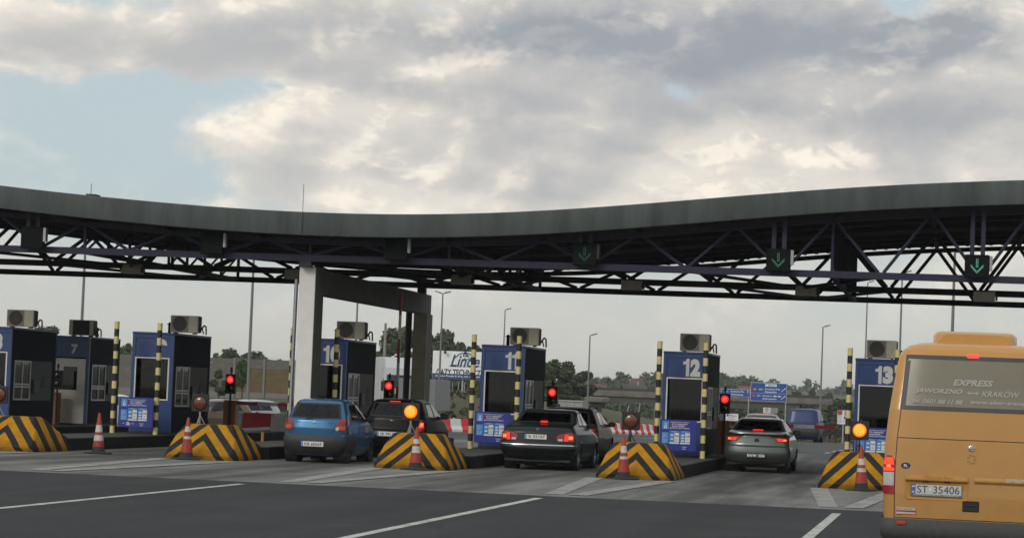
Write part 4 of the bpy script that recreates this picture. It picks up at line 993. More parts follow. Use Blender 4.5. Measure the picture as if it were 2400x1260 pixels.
    # shut lines: thin dark seams along the surface
    def seam(pts, f, w=.008):
        pts = np.array(pts, float); s = MB()
        D_ = np.r_[0, np.cumsum(np.hypot(*np.diff(pts, axis=0).T))]; T = np.unique(np.r_[D_, np.linspace(0, D_[-1], max(2, int(D_[-1] / .06)))])
        P = np.stack([np.interp(T, D_, pts[:, 0]), np.interp(T, D_, pts[:, 1])], -1); d = np.gradient(P, axis=0); d /= np.linalg.norm(d, axis=1)[:, None]; nn = np.stack([-d[:, 1], d[:, 0]], -1) * w / 2
        s.grid([[f(*(p - n_)), f(*(p + n_))] for p, n_ in zip(P, nn)]); s.build('shut_line', BLACK, body, smooth=True)
    for sm in spec.get('rseams', []):
        seam(sm, lambda x, z: B.rear_pt(x, z, .0025)); seam([(-x, z) for x, z in sm], lambda x, z: B.rear_pt(x, z, .0025))
    for sm in spec.get('sseams', []):
        for sg in (1, -1): seam(sm, lambda y, z: B.side_pt(y, z, sg, .0025))
    # lamps: rows of (z, inner x, outer x)
    for nm, mat, rows_, kids in spec.get('lamps', []):
        for sg in ((1, -1) if nm[0] != '-' else (0,)):
            def pat(rr, off):
                z0, z1 = rr[0][0], rr[-1][0]; G = []
                for z in np.linspace(z0, z1, 9):
                    xi = np.interp(z, [q[0] for q in rr], [q[1] for q in rr]); xo = np.interp(z, [q[0] for q in rr], [q[2] for q in rr])
                    G.append([B.rear_pt((sg or 1) * (xi + (xo - xi) * u), z, off) for u in np.linspace(0, 1, 12)])
                return G
            mb = MB(); G = pat(rows_, .014); mb.grid(G); G2 = pat(rows_, -.01)
            for e, e2 in ((G[0], G2[0]), (G[-1], G2[-1]), ([r[0] for r in G], [r[0] for r in G2]), ([r[-1] for r in G], [r[-1] for r in G2])): mb.grid([e, e2])
            lm = mb.build(nm.strip('-'), mat, t, smooth=40)
            for kn, km, kr in kids:
                mb = MB(); mb.grid(pat(kr, .0175)); mb.build(kn, km, lm, smooth=True)
    for nm, z0, z1, off, mat, j1 in spec.get('bumpers', []):
        mb = MB()
        for sg in (1, -1):
            Z = np.linspace(z0, z1, 7); G = [[(sg * x, y, z) for x, y, z in B.outline(z, off=off * math.sin(math.pi * (.12 + .76 * k / 6)) )[:j1]] for k, z in enumerate(Z)]
            mb.grid(G)
        mb.build(nm, mat, t, smooth=50)
    # number plate
    if spec.get('plate'):
        s_, z, x0, dark = spec['plate']; y = B.rear_pt(x0, z)[1] - spec.get('poff', .03)
        pl = MB().bb((x0 - .26, y - .006, z - .057), (x0 + .26, y + .03, z + .057), 0, .004).build('number_plate', DARKT if dark else WHITEP, t)
        if not dark:
            MB().bb((x0 - .255, y - .0075, z - .052), (x0 - .215, y - .0062, z + .052)).build('country_band', PALEB, pl)
            MB().bb((x0 - .255, y - .0085, z - .056), (x0 + .255, y - .0062, z - .0525)).build('plate_frame', DARKT, pl)
        text(s_, .078, DARKT if not dark else WHITET, pl, (x0 + (.02 if not dark else 0), y - .0085, z), w=.40 if not dark else .44, bold=.012 if not dark else .03)
    return t, B
POS = {}
def fsides(z0, z1, a0, a1, b0, b1, c=None):
    out = [[(a0, z0), (a1, z0), (a1 + c[0], z1), (a0 + c[1], z1)]] if False else []
    return out

# --- small blue hatchback
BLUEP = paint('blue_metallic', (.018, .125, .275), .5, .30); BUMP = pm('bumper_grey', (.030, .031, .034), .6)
matiz = dict(paint=BLUEP, lipmat=BLUEP, rear=[(.17, .16), (.3, .05), (.5, .0), (.62, .015), (.645, .06), (.8, .055), (.97, .085), (1.0, .11), (1.37, .40), (1.42, .47), (1.45, .60), (1.47, .85), (1.478, 1.1)],
    front=[(.17, 3.3), (.5, 3.48), (.72, 3.42), (.9, 3.05), (.97, 2.72), (1.38, 2.0), (1.44, 1.85), (1.478, 1.4)], hw=[(.17, .64), (.35, .725), (.6, .745), (.85, .738), (.95, .725), (1.1, .685), (1.37, .575), (1.42, .53), (1.455, .44), (1.478, .22)],
    Lr=.42, Lf=.6, n=3.3, wr=.27, wy=(.58, 2.92), rw=(1.02, 1.365, .60, .50), ws=(1.0, 1.36, .58, .5), belt=.97,
    sides=[[(.75, 1.0), (1.45, .98), (1.5, 1.36), (.95, 1.34)], [(1.55, .98), (2.45, .97), (1.98, 1.35), (1.6, 1.36)]],
    rseams=[[(.40, .66), (.47, .80), (.50, 1.0)]], sseams=[[(1.5, .35), (1.5, .96)], [(2.5, .35), (2.52, .95)]],
    lamps=[('tail_lamp', REDLENS, [(.74, .52, .66), (.82, .49, .715), (.92, .52, .72), (1.01, .60, .70)], [('indicator', ORLENS, [(.76, .54, .68), (.86, .56, .71)])])],
    bumpers=[('bumper', .20, .625, .035, BUMP, 26)], plate=('KR 60569', .43, 0, False), poff=.045, alloy=0)
t, B = car(matiz, 'hatchback_car', 'small bright blue hatchback with dark bumper waiting beside the white column', 'car', (-14.53, 58.15, 0))
m = MB(); a, b = B.rear_pt(-.08, 1.03, .02), B.rear_pt(.30, 1.07, .022); m.tube(a, b, .009, .006, n=6); m.ball(a, .02); m.tube(B.rear_pt(-.2, 1.0, .02), a, .014, n=6); m.build('rear_wiper', BLACK, t, smooth=40)
MB().lathe([(.035, 0), (.03, -.006), (.001, -.008)], 14, c=(.0, B.rear_pt(0, .92)[1] - .003, .92), axis='y').build('badge', CHROME, t)
MB().lathe([(.012, 0), (.001, -.004)], 10, c=(.0, B.rear_pt(0, .83)[1] - .003, .83), axis='y').build('lock', CHROME, t)
text('Matiz', .045, CHROME, t, (-.38, B.rear_pt(-.38, .93)[1] - .006, .935), shear=.2, bold=.02); text('Daewoo', .03, DARKT, t, (.36, B.rear_pt(.36, .93)[1] - .006, .92))
MB().lathe([(.045, 0), (.04, -.008), (.001, -.012)], 14, c=(.545, B.rear_pt(.545, .79)[1] - .018, .79), axis='y').build('reversing_lamp', CLLENS, t)

# --- black hatchback ahead of it
BLACKP = pm('black_paint', (.004, .004, .005), .35, 0, .05, 3, spec=.13, coat=.06, back=(.02, .02, .022))
mpv = dict(paint=BLACKP, rear=[(.2, .15), (.35, .03), (.6, 0), (.7, .02), (.75, .06), (1.0, .10), (1.05, .12), (1.42, .34), (1.47, .42), (1.505, .62), (1.52, .95), (1.525, 1.2)],
    front=[(.2, 3.7), (.5, 3.85), (.75, 3.78), (.95, 3.35), (1.03, 2.95), (1.42, 2.15), (1.49, 1.95), (1.525, 1.5)], hw=[(.2, .74), (.4, .82), (.7, .84), (.95, .82), (1.05, .80), (1.2, .74), (1.42, .64), (1.47, .59), (1.505, .48), (1.525, .2)],
    Lr=.45, Lf=.65, n=3.2, wr=.29, wy=(.62, 3.1), rw=(1.06, 1.42, .62, .54), ws=(1.05, 1.42, .64, .55), belt=1.03,
    sides=[[(.85, 1.07), (1.5, 1.05), (1.55, 1.42), (1.05, 1.40)], [(1.6, 1.05), (2.6, 1.03), (2.15, 1.40), (1.66, 1.42)]], rseams=[[(.60, .55), (.62, .75), (.66, 1.05)]], sseams=[[(1.55, .4), (1.55, 1.02)], [(2.7, .4), (2.7, 1.0)]],
    lamps=[('tail_lamp', REDLENS, [(.70, .66, .80), (.85, .66, .80), (1.0, .70, .785)], [('lit_core', LED_REDC, [(.84, .69, .77), (.93, .71, .77)]), ('lit_glow', LED_RED, [(.80, .67, .79), (.838, .67, .79)])]), ('-high_brake_lamp', LED_RED, [(1.435, -.14, .14), (1.46, -.14, .14)], [])],
    bumpers=[('bumper', .24, .66, .03, BLACKP, 26)], plate=('SK 99L27', .62, -.08, False), poff=.05)
t, B = car(mpv, 'hatchback_car', 'black hatchback with lit brake lamps ahead of the blue hatchback', 'car', (-14.12, 64.6, 0))
MB().tube((.1, 1.1, 1.52), (.1, .95, 1.68), .006, n=6).build('aerial', BLACK, t)
text('Yaris', .035, CHROME, t, (.0, B.rear_pt(0, .97)[1] - .006, .97), shear=.2)

# --- dark saloon
GREYP = pm('anthracite_paint', (.012, .015, .018), .3, .2, .05, 3, spec=.35, coat=.25, back=(.02, .02, .022))
merc = dict(paint=GREYP, rear=[(.2, .3), (.33, .10), (.48, .0), (.60, .0), (.64, .05), (.88, .07), (.97, .12), (1.02, .22), (1.05, .45), (1.075, .80), (1.10, .98), (1.36, 1.62), (1.40, 1.80), (1.425, 2.15), (1.435, 2.4)],
    front=[(.2, 4.55), (.5, 4.78), (.75, 4.6), (.93, 3.75), (1.0, 3.5), (1.37, 2.8), (1.42, 2.65), (1.435, 2.5)], hw=[(.2, .78), (.4, .87), (.62, .895), (.85, .88), (.97, .83), (1.03, .79), (1.09, .755), (1.36, .655), (1.40, .61), (1.42, .53), (1.435, .25)],
    Lr=.42, Lf=.7, n=3.4, wr=.315, wy=(1.02, 3.85), rw=(1.11, 1.36, .70, .585), ws=(1.03, 1.36, .68, .58), belt=1.0,
    sides=[[(1.5, 1.06), (2.1, 1.04), (2.15, 1.36), (1.85, 1.34)], [(2.2, 1.04), (3.3, 1.03), (2.85, 1.33), (2.26, 1.37)]], rseams=[[(.52, .66), (.54, .88), (.62, 1.02)]], sseams=[[(2.15, .4), (2.15, 1.03)], [(3.35, .4), (3.4, 1.0)], [(1.15, .66), (3.6, .66)]],
    lamps=[('tail_lamp', REDLENS, [(.69, .50, .855), (.75, .455, .862), (.82, .47, .86), (.86, .54, .85), (.895, .70, .82)], [('lit_core', LED_REDC, [(.74, .73, .82), (.82, .73, .82)]), ('lit_glow', LED_RED, [(.70, .635, .725), (.86, .655, .725)]), ('reversing_lamp', CLLENS, [(.70, .50, .60), (.75, .50, .60)])]), ('-high_brake_lamp', LED_RED, [(1.115, -.09, .09), (1.155, -.08, .08)], [])],
    bumpers=[('bumper', .42, .62, .03, GREYP, 20)], plate=('SJ 02167', .78, -.03, False), poff=.008, seat_y=2.0)
t, B = car(merc, 'saloon_car', 'dark grey saloon with lit brake lamps left of a crash nose', 'car', (-9.67, 60.2, 0))
m = MB()
m.grid([[B.outline(z, off=.034)[i] for i in range(18)] for z in (.585, .60, .612)]); m.grid([[(-B.outline(z, off=.034)[i][0],) + tuple(B.outline(z, off=.034)[i][1:]) for i in range(18)] for z in (.585, .60, .612)]); m.build('bumper_strip', CHROME, t, smooth=True)
STAR = MB(); yb = B.rear_pt(0, .95)[1] - .006
STAR.lathe([(.038, 0), (.036, -.006), (.031, -.006), (.030, 0)], 20, c=(0, yb, .955), axis='y')
for a in (90, 210, 330): STAR.tube((0, yb - .003, .955), (.033 * math.cos(R(a)), yb - .003, .955 + .033 * math.sin(R(a))), .006, .002, n=5)
STAR.build('badge', CHROME, t, smooth=40)
MB().bb((-.30, B.rear_pt(0, .865)[1] - .022, .855), (.30, B.rear_pt(0, .865)[1] + .01, .875), 0, .006).build('plate_recess_trim', BLACK, t)

# --- black off-road car ahead of the saloon
suv = dict(mpv); suv.update(plate=None, lamps=[('tail_lamp', REDLENS, [(.74, .62, .81), (.86, .60, .815), (.98, .66, .79)], [('indicator', ORLENS, [(.75, .63, .80), (.82, .63, .80)])])], rear=[(z - .04, y) for z, y in mpv['rear']], front=[(z - .04, y) for z, y in mpv['front']], hw=[(z - .04, y) for z, y in mpv['hw']],
    rw=(1.03, 1.37, .63, .56), ws=(1.01, 1.38, .64, .55), sides=[[(y, z - .04) for y, z in p] for p in mpv['sides']], belt=.99, wr=.33, bumpers=[('bumper', .28, .70, .03, BUMP, 26)])
t, B = car(suv, 'estate_car', 'black car with roof rails ahead of the dark saloon', 'car', (-10.05, 67.2, 0))
for sx in (-.5, .5):
    m = MB(); pts = [(sx, .75, 1.43), (sx, .95, 1.52), (sx, 2.1, 1.52), (sx, 2.3, 1.42)]
    for a, b in zip(pts[:-1], pts[1:]): m.tube(a, b, .02, n=8)
    m.build('roof_rail', BLACK, t, smooth=40)

# --- silver green saloon at the barrier of lane 12
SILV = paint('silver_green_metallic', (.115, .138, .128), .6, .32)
silver = dict(paint=SILV, rear=[(.2, .25), (.3, .08), (.45, 0), (.66, .0), (.69, .035), (.74, .045), (.93, .125), (.955, .12), (.985, .015), (1.015, .02), (1.035, .14), (1.06, .36), (1.33, 1.05), (1.37, 1.2), (1.392, 1.5), (1.40, 1.8)],
    front=[(.2, 4.2), (.5, 4.38), (.72, 4.25), (.9, 3.5), (.97, 3.2), (1.33, 2.4), (1.38, 2.2), (1.40, 1.9)], hw=[(.2, .74), (.35, .81), (.6, .835), (.85, .82), (.97, .78), (1.05, .745), (1.33, .575), (1.37, .52), (1.388, .42), (1.40, .2)],
    Lr=.46, Lf=.65, n=3.2, wr=.29, wy=(.82, 3.42), rw=(1.065, 1.335, .665, .52), ws=(1.0, 1.33, .64, .52), belt=.98,
    sides=[[(1.0, 1.06), (1.75, 1.03), (1.82, 1.33), (1.35, 1.31)], [(1.86, 1.03), (2.95, 1.0), (2.4, 1.32), (1.92, 1.33)]], rseams=[[(.62, .62), (.63, .72)], [(0, .70), (.62, .70)]], sseams=[[(1.8, .4), (1.8, 1.02)], [(3.0, .4), (3.0, .98)]],
    lamps=[('tail_lamp', REDLENS, [(.80, .52, .76), (.84, .46, .79), (.90, .40, .80), (.915, .39, .80)], [('lit_core', LED_REDC, [(.825, .66, .735), (.875, .66, .735)]), ('lit_glow', LED_RED, [(.815, .55, .655), (.885, .50, .655)])]), ('smoked_trim', BLACK, [(.918, .36, .80), (.965, .30, .78)], []), ('-high_brake_lamp', LED_RED, [(1.075, -.14, .14), (1.105, -.13, .13)], [])],
    bumpers=[('bumper', .30, .655, .03, SILV, 24)], plate=('RWW 1034', .44, 0, True), poff=.045, seat_y=1.45)
t, B = car(silver, 'saloon_car', 'silver green saloon with black number plate stopped at the lowered boom of lane 12', 'car', (-5.02, 66.6, 0))
MB().lathe([(.065, 0), (.06, -.006), (.001, -.008)], 16, c=(0, B.rear_pt(0, .81)[1] - .003, .81), axis='y').build('badge', BLACK, t)
MB().bb((-.62, B.rear_pt(.3, .79)[1] - .02, .745), (-.40, B.rear_pt(.3, .79)[1], .765)).build('model_badge', CHROME, t) if False else text('Fiesta', .03, CHROME, t, (-.5, B.rear_pt(.5, .77)[1] - .006, .765), bold=.03) if False else text('MEGANE', .028, CHROME, t, (-.5, B.rear_pt(.5, .77)[1] - .006, .765), bold=.03)
MB().lathe([(.09, 0), (.085, -.006), (.001, -.01)], 18, c=(.0, .0, -5), axis='y') and None

# --- blue van beyond the booths
BLUEV = pm('van_blue', (.008, .030, .125), .4, .1, .05, 3, spec=.35, coat=.2, back=(.02, .02, .022))
van = dict(paint=BLUEV, rear=[(.3, .06), (.55, 0), (.75, .0), (.8, .04), (1.1, .06), (1.15, .07), (1.75, .24), (1.84, .32), (1.88, .5), (1.9, .8)], front=[(.3, 4.5), (.6, 4.7), (.9, 4.5), (1.1, 4.0), (1.75, 3.3), (1.85, 3.1), (1.9, 2.6)],
    hw=[(.3, .85), (.5, .91), (.9, .92), (1.15, .90), (1.75, .80), (1.83, .74), (1.87, .6), (1.9, .3)], Lr=.28, Lf=.6, n=4.5, wr=.33, wy=(.85, 3.6), ws=(1.15, 1.72, .75, .66), belt=1.15,
    sides=[[(2.9, 1.2), (3.8, 1.15), (3.35, 1.70), (2.95, 1.72)]], rseams=[[(.70, .5), (.74, 1.15)], [(0, 1.12), (.74, 1.12)], [(0, 1.22), (.70, 1.22), (.66, 1.72), (0, 1.74)]], lamps=[('tail_lamp', REDLENS, [(.78, .74, .89), (1.1, .74, .885)], [])], bumpers=[('bumper', .36, .74, .03, BUMP, 26)], plate=('KLI 47UF', .88, 0, False), poff=.02)
p = at(1894, 1033, 151); zg = float(hgt(p.x, 151)); t, B = car(van, 'panel_van', 'dark blue van driving away beyond the lowered boom', 'van', (p.x - .35, 151, zg), R(-2))

# --- red car beyond, and oncoming cars on the left
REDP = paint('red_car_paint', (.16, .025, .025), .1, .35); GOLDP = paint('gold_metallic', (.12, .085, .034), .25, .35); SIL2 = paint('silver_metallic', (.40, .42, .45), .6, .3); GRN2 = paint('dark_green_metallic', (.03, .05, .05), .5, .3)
def variant(base, pt, **kw): d = dict(base); d.update(paint=pt, plate=None); d.update(kw); return d
p = at(1826, 985, 99); car(variant(silver, REDP, lipmat=REDP, bumpers=[]), 'saloon_car', 'red car partly hidden behind the silver green saloon', 'car', (p.x - .75, 99, float(hgt(p.x, 99)) + .008), 0)
def oncoming(base, pt, px, Y, rz, label, lamps_on=False):
    p = at(px, 960, Y); d = variant(base, pt, lipmat=pt); d['bumpers'] = []; d['lamps'] = [('tail_lamp', REDLENS, base['lamps'][0][2], [])]
    t, B = car(d, 'oncoming_car', label, 'car', (p.x, Y, float(hgt(p.x, Y)) + .008), rz, 'cars on the oncoming carriageway')
    for sg in (1, -1):
        g = [[B.front_pt(sg * (.36 + .28 * u), z, .012) for u in np.linspace(0, 1, 8)] for z in np.linspace(.62, .76, 5)]
        m = MB(); m.grid(g); m.build('headlamp', pm('headlamp_on', (.8, .8, .8), .2, emit=(1, .97, .9), estr=4) if lamps_on and sg < 0 else CLLENS, t, smooth=True)
    m = MB(); m.grid([[B.front_pt(.3 * u, z, .01) for u in np.linspace(-1, 1, 8)] for z in np.linspace(.60, .70, 4)]); m.build('grille', BLACK, t, smooth=True)
    m = MB(); m.bb((-.26, B.front_pt(0, .45)[1], .40), (.26, B.front_pt(0, .45)[1] + .015, .51)); m.build('number_plate', WHITEP, t)
    return t
oncoming(suv, GOLDP, 575, 112, R(146), 'gold coloured car waiting on the left behind the orange cabinet')
oncoming(mpv, SIL2, 640, 118, R(150), 'silver car with lit headlamp waiting on the left', True)
oncoming(merc, GRN2, 712, 122, R(150), 'dark saloon half hidden behind the price board of booth 10')
oncoming(merc, SIL2, 520, 124, R(150), 'silver saloon mostly hidden behind the gold coloured car')
oncoming(mpv, WHITEP, 300, 112, R(150), 'white car glimpsed between booths 7 and 9')

# --- lorries beyond booth 10
TARP = pm('tarpaulin_grey', (.20, .205, .215), .6, var=.1, scale=2); WBOX = pm('lorry_white', (.55, .56, .57), .45, var=.05)
def lorry(px, Y, label):
    p = at(px, 900, Y); g = float(hgt(p.x, Y)); t = thing('lorry', label, 'lorry', (p.x, Y, g), R(197))
    # cab faces local +y
    c = MB(); c.prism([(0, .6), (0, 2.9), (.25, 3.1), (1.6, 3.15), (1.75, 2.2), (1.85, 1.9), (1.95, .6)], -1.15, 1.15, 0, 'yz'); cab = c.build('cab', WBOX, t)
    m = MB(); m.add([(x, y, z) for x, y, z in ((-1.0, 1.86, 1.95), (1.0, 1.86, 1.95), (.98, 1.70, 2.75), (-.98, 1.70, 2.75))], [(0, 1, 2, 3)]); m.build('windscreen', pm('dark_glass', (.02, .025, .03), .08), cab)
    for sg in (1, -1):
        MB().bb((sg * 1.153, 1.0, 1.8), (sg * 1.157, 1.6, 2.5)).build('side_window', MATS['dark_glass'], cab); MB().bb((sg * 1.25 - .08, 1.75, 1.75), (sg * 1.25 + .08, 1.85, 2.35), 0, .03).build('door_mirror', BLACK, cab)
    MB().bb((-1.1, 1.96, .45), (1.1, 2.1, .95), 0, .04).build('bumper', ROADBLUE, t); MB().bb((-.8, 1.93, 1.0), (.8, 1.99, 1.6), 0, .02).build('grille', DARKTRIM, cab)
    m = MB(); m.prism([(.1, 3.1), (.2, 3.75), (.5, 3.8), (1.3, 3.16)], -1.05, 1.05, 0, 'yz'); m.build('wind_deflector', WBOX, cab)
    MB().bb((-1.25, -12, 1.05), (1.25, -.4, 3.85), 0, .04).build('trailer', WBOX, t); MB().bb((-.5, -12, .7), (.5, 1.0, 1.04)).build('chassis', BLACK, t)
    for y in (.9, -2, -9, -10.3):
        for sg in (1, -1): a, h = wheel_mesh(.5, .32, sg); w = a.build('wheel', RUBBER, t, smooth=40, loc=(sg * .98, y, .5)); h.build('rim', [HUB, BLACK], w, smooth=40)
lorry(938, 158, 'white lorry with tall cab facing the plaza behind booth 10')
p = at(1022, 930, 140); t = thing('box_trailer', 'grey tarpaulin trailer seen from behind under the billboard', 'trailer', (p.x - 1.15, 140, float(hgt(p.x, 140)) + .008), R(6))
MB().bb((-1.1, 0, 1.0), (1.1, 9, 2.78), 0, .03).build('tarpaulin_box', TARP, t); MB().bb((-1.08, -.03, .62), (1.08, .0, .98)).build('tailboard', STEEL, t); MB().bb((-.5, 0.05, .5), (.5, 8.8, .98)).build('chassis', BLACK, t); MB().bb((-1.0, -.02, .30), (1.0, .06, .42)).build('underrun_bar', DARKTRIM, t)
for x in (-.7, -.35, 0, .35, .7): MB().bb((x - .012, -.006, 1.02), (x + .012, -.001, 2.76)).build('door_rib', STEEL, t)
for y in (1.2, 2.4, 8):
    for sg in (1, -1): a, h = wheel_mesh(.45, .3, sg); w = a.build('wheel', RUBBER, t, smooth=40, loc=(sg * .85, y, .45)); h.build('rim', [HUB, BLACK], w)

# --- people seated in the cars, seen as dark shapes through the rear windows
CLOTH = pm('dark_clothing', (.022, .022, .028), .9); SKIN = pm('skin', (.30, .17, .12), .6); HAIR = pm('dark_hair', (.02, .015, .012), .7)
def person_mesh():
    J = [((0, 0, .58), .15), ((0, -.07, .78), .15), ((0, -.11, .98), .165), ((0, -.10, 1.07), .09), ((0, -.09, 1.12), .052), ((0, -.075, 1.165), .058), ((0, -.06, 1.235), .088), ((0, -.055, 1.30), .075)]
    E_ = [(i, i + 1) for i in range(7)]
    def chain(root, pts):
        p = root
        for c, r in pts: J.append((c, r)); E_.append((p, len(J) - 1)); p = len(J) - 1
        return p
    for s_ in (-1, 1):
        chain(0, [((s_ * .10, .06, .56), .095), ((s_ * .14, .42, .64), .068), ((s_ * .14, .66, .36), .05), ((s_ * .14, .70, .28), .045), ((s_ * .15, .84, .26), .035)])
        w = chain(2, [((s_ * .17, -.10, 1.00), .072), ((s_ * .25, .08, .80), .048), ((s_ * .17, .30, .88), .034), ((s_ * .16, .34, .89), .03)])
        for k, L_ in enumerate((.07, .09, .10, .09)):
            chain(w, [((s_ * .16 + (k - 1.5) * .016, .38, .90), .011), ((s_ * .16 + (k - 1.5) * .018, .38 + L_ * .5, .905), .009), ((s_ * .16 + (k - 1.5) * .018, .38 + L_ * .6, .875), .008)])
        chain(w, [((s_ * .12, .36, .905), .012), ((s_ * .105, .39, .915), .009)])
    me = bpy.data.meshes.new('person'); me.from_pydata([j[0] for j in J], E_, []); ob = bpy.data.objects.new('p', me); COL.objects.link(ob)
    md = ob.modifiers.new('s', 'SKIN'); sv = me.skin_vertices[0].data
    for i, (c, r) in enumerate(J): sv[i].radius = (r, r * (.8 if i < 4 else 1))
    sv[0].use_root = True; ob.modifiers.new('d', 'SUBSURF').levels = 1
    bpy.context.view_layer.update(); m2 = bpy.data.meshes.new_from_object(ob.evaluated_get(bpy.context.evaluated_depsgraph_get())); bpy.data.objects.remove(ob)
    m2.materials.clear(); m2.materials.append(CLOTH); m2.materials.append(SKIN)
    for p_ in m2.polygons: p_.use_smooth = True; p_.material_index = 1 if p_.center.z > 1.10 or (p_.center.y > .29 and p_.center.z > .78) else 0
    return m2
PM = person_mesh()
def person(x, y, dz, label):
    o = link('person', PM, None, (x, y, dz)); tag(o, label, 'person', 'people sitting in the waiting cars')
    h = MB(); h.ball((0, -.075, 1.262), (.095, .10, .088)); h.build('hair', HAIR, o, smooth=True)
for x, y, dz, lab in ((-14.87, 59.62, -.02, 'person in dark clothes at the wheel of the blue hatchback'), (-14.19, 59.62, -.04, 'passenger in dark clothes in the blue hatchback'), (-5.36, 68.12, -.06, 'person in dark clothes at the wheel of the silver green saloon'), (-10.01, 62.28, -.04, 'person in dark clothes at the wheel of the dark grey saloon'), (-14.46, 66.25, -.02, 'person in dark clothes at the wheel of the black hatchback')): person(x, y, dz, lab)

# --- orange minibus in the foreground
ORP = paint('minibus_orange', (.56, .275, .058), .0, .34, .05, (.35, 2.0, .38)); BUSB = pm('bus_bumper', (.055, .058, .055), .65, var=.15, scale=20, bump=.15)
bus = dict(paint=ORP, rear=[(.3, .10), (.42, .03), (.55, .02), (.85, .02), (1.45, .035), (1.75, .05), (2.30, .17), (2.40, .21), (2.45, .27), (2.485, .40), (2.50, .7), (2.505, 1.0)], front=[(.3, 5.5), (.7, 5.7), (1.2, 5.3), (1.9, 4.4), (2.3, 4.0), (2.45, 3.7), (2.505, 3.0)],
    hw=[(.3, .86), (.45, .905), (1.0, .925), (1.4, .918), (1.75, .885), (2.2, .825), (2.32, .80), (2.39, .765), (2.44, .70), (2.48, .58), (2.505, .3)], Lr=.22, Lf=.7, n=5.5, wr=.34, wy=(1.15, 4.7),
    rw=(1.765, 2.335, .765, .715), ws=(1.35, 2.2, .8, .7), belt=1.35, sides=[[(.6, 1.5), (1.7, 1.5), (1.7, 2.2), (.6, 2.2)], [(1.85, 1.5), (3.2, 1.5), (3.2, 2.2), (1.85, 2.2)]], rseams=[[(.792, .60), (.80, 1.1), (.785, 1.46), (.755, 1.75)], [(0, 1.455), (.785, 1.455)], [(0, .61), (.79, .61)]],
    sseams=[[(.25, 2.28), (4, 2.28)]], lamps=[('tail_lamp', pm('bus_lamp_red', (.33, .012, .014), .15, var=.2, scale=18, coat=.7), [(.855, .80, .905), (.90, .795, .915), (1.15, .795, .915), (1.24, .81, .905), (1.262, .84, .885)], [('lit_core', LED_REDC, [(1.135, .835, .875), (1.165, .835, .875)]), ('lit_glow', pm('lit_red_soft', (.5, .02, .01), .3, emit=(1., .05, .015), estr=1.5), [(1.168, .80, .905), (1.24, .815, .89)]), ('lit_glow', MATS.get('lit_red_soft', None), [(1.10, .80, .905), (1.132, .80, .905)]), ('reversing_lamp', CLLENS, [(.945, .80, .905), (1.085, .80, .905)])])],
    bumpers=[('bumper', .32, .60, .045, BUSB, 30)], plate=None, seat_y=2.2, nomir=1)
for l in bus['lamps'][0][3]: pass
bus['lamps'][0] = (bus['lamps'][0][0], bus['lamps'][0][1], bus['lamps'][0][2], [(a, b or MATS['lit_red_soft'], c) for a, b, c in bus['lamps'][0][3]])
bx = .165
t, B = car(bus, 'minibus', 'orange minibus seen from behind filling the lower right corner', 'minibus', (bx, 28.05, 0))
def bp(px, py):
    q = at(px, py, 28.08); return q.x - bx, q.z
def rtext(s, px, py, h, mat, off=.006, par=t, **k):
    off = max(off, .013)
    x, z = bp(px, py); y = B.rear_pt(x, z)[1]; y2 = B.rear_pt(x, z + .1)[1]
    return text(s, h, mat, par, (x, y - off, z), rot=(R(90) - math.atan2(y2 - y, .1), 0, 0), **k)
FILM = pm('window_film', (.195, .175, .125), .3, var=.1, scale=3, spec=.6)
m = MB(); m.grid([[B.rear_pt(x * np.interp(z, (1.765, 2.335), (.735, .69)), z, .0055) for x in np.linspace(-1, 1, 17)] for z in np.linspace(1.80, 2.30, 9)]); film = m.build('window_film', FILM, t, smooth=True)
m = MB(); m.grid([[B.rear_pt(x * np.interp(z, (1.765, 2.335), (.765, .715)), z, .007) for x in np.linspace(-1, 1, 17)] for z in (1.755, 1.80)]); m.grid([[B.rear_pt(x * np.interp(z, (1.765, 2.335), (.765, .715)), z, .007) for x in np.linspace(-1, 1, 17)] for z in (2.30, 2.345)])
m.grid([[B.rear_pt(s_ * np.interp(z, (1.765, 2.335), (.765, .715)), z, .007) for s_ in (.93, 1.0)] for z in np.linspace(1.755, 2.345, 9)]); m.grid([[B.rear_pt(-s_ * np.interp(z, (1.765, 2.335), (.765, .715)), z, .007) for s_ in (.93, 1.0)] for z in np.linspace(1.755, 2.345, 9)])
m.build('window_seal', pm('window_frit', (.05, .052, .05), .5), t, smooth=True)
VIN = pm('vinyl_grey', (.42, .41, .37), .6, var=.05)
rtext('EXPRESS', 2281, 897, .068, VIN, shear=.28, bold=.03, w=.42); rtext('JAWORZNO', 2200, 917, .064, VIN, shear=.28, bold=.03, w=.50); rtext('KRAKÓW', 2346, 922, .078, VIN, shear=.28, bold=.012, w=.40)
rtext('tel. 0601 88 11 88', 2197, 940, .050, VIN, shear=.28, w=.53, bold=.02); rtext('www.alter-transport.pl', 2364, 946, .055, VIN, shear=.28, w=.80, bold=.02)
x, z = bp(2281, 921); y = B.rear_pt(x, z)[1] - .013; m = MB()
m = MB(); m.add([(x - .068, y, z), (x - .03, y, z + .022), (x - .03, y, z - .022)], [(0, 1, 2)]); m.add([(x + .068, y, z), (x + .03, y, z + .022), (x + .03, y, z - .022)], [(0, 1, 2)]); m.add([(x - .03, y, z + .009), (x + .03, y, z + .009), (x + .03, y, z - .009), (x - .03, y, z - .009)], [(0, 1, 2, 3)]); m.build('double_arrow', VIN, t, fix=False)
x, z = bp(2281, 835); y = B.rear_pt(x, z)[1]; MB().box((x, y - .004, z), (.13, .02, .042), bev=.008).build('high_brake_lamp', pm('pink_lit', (.5, .03, .03), .3, emit=(1, .06, .05), estr=1.4), t)
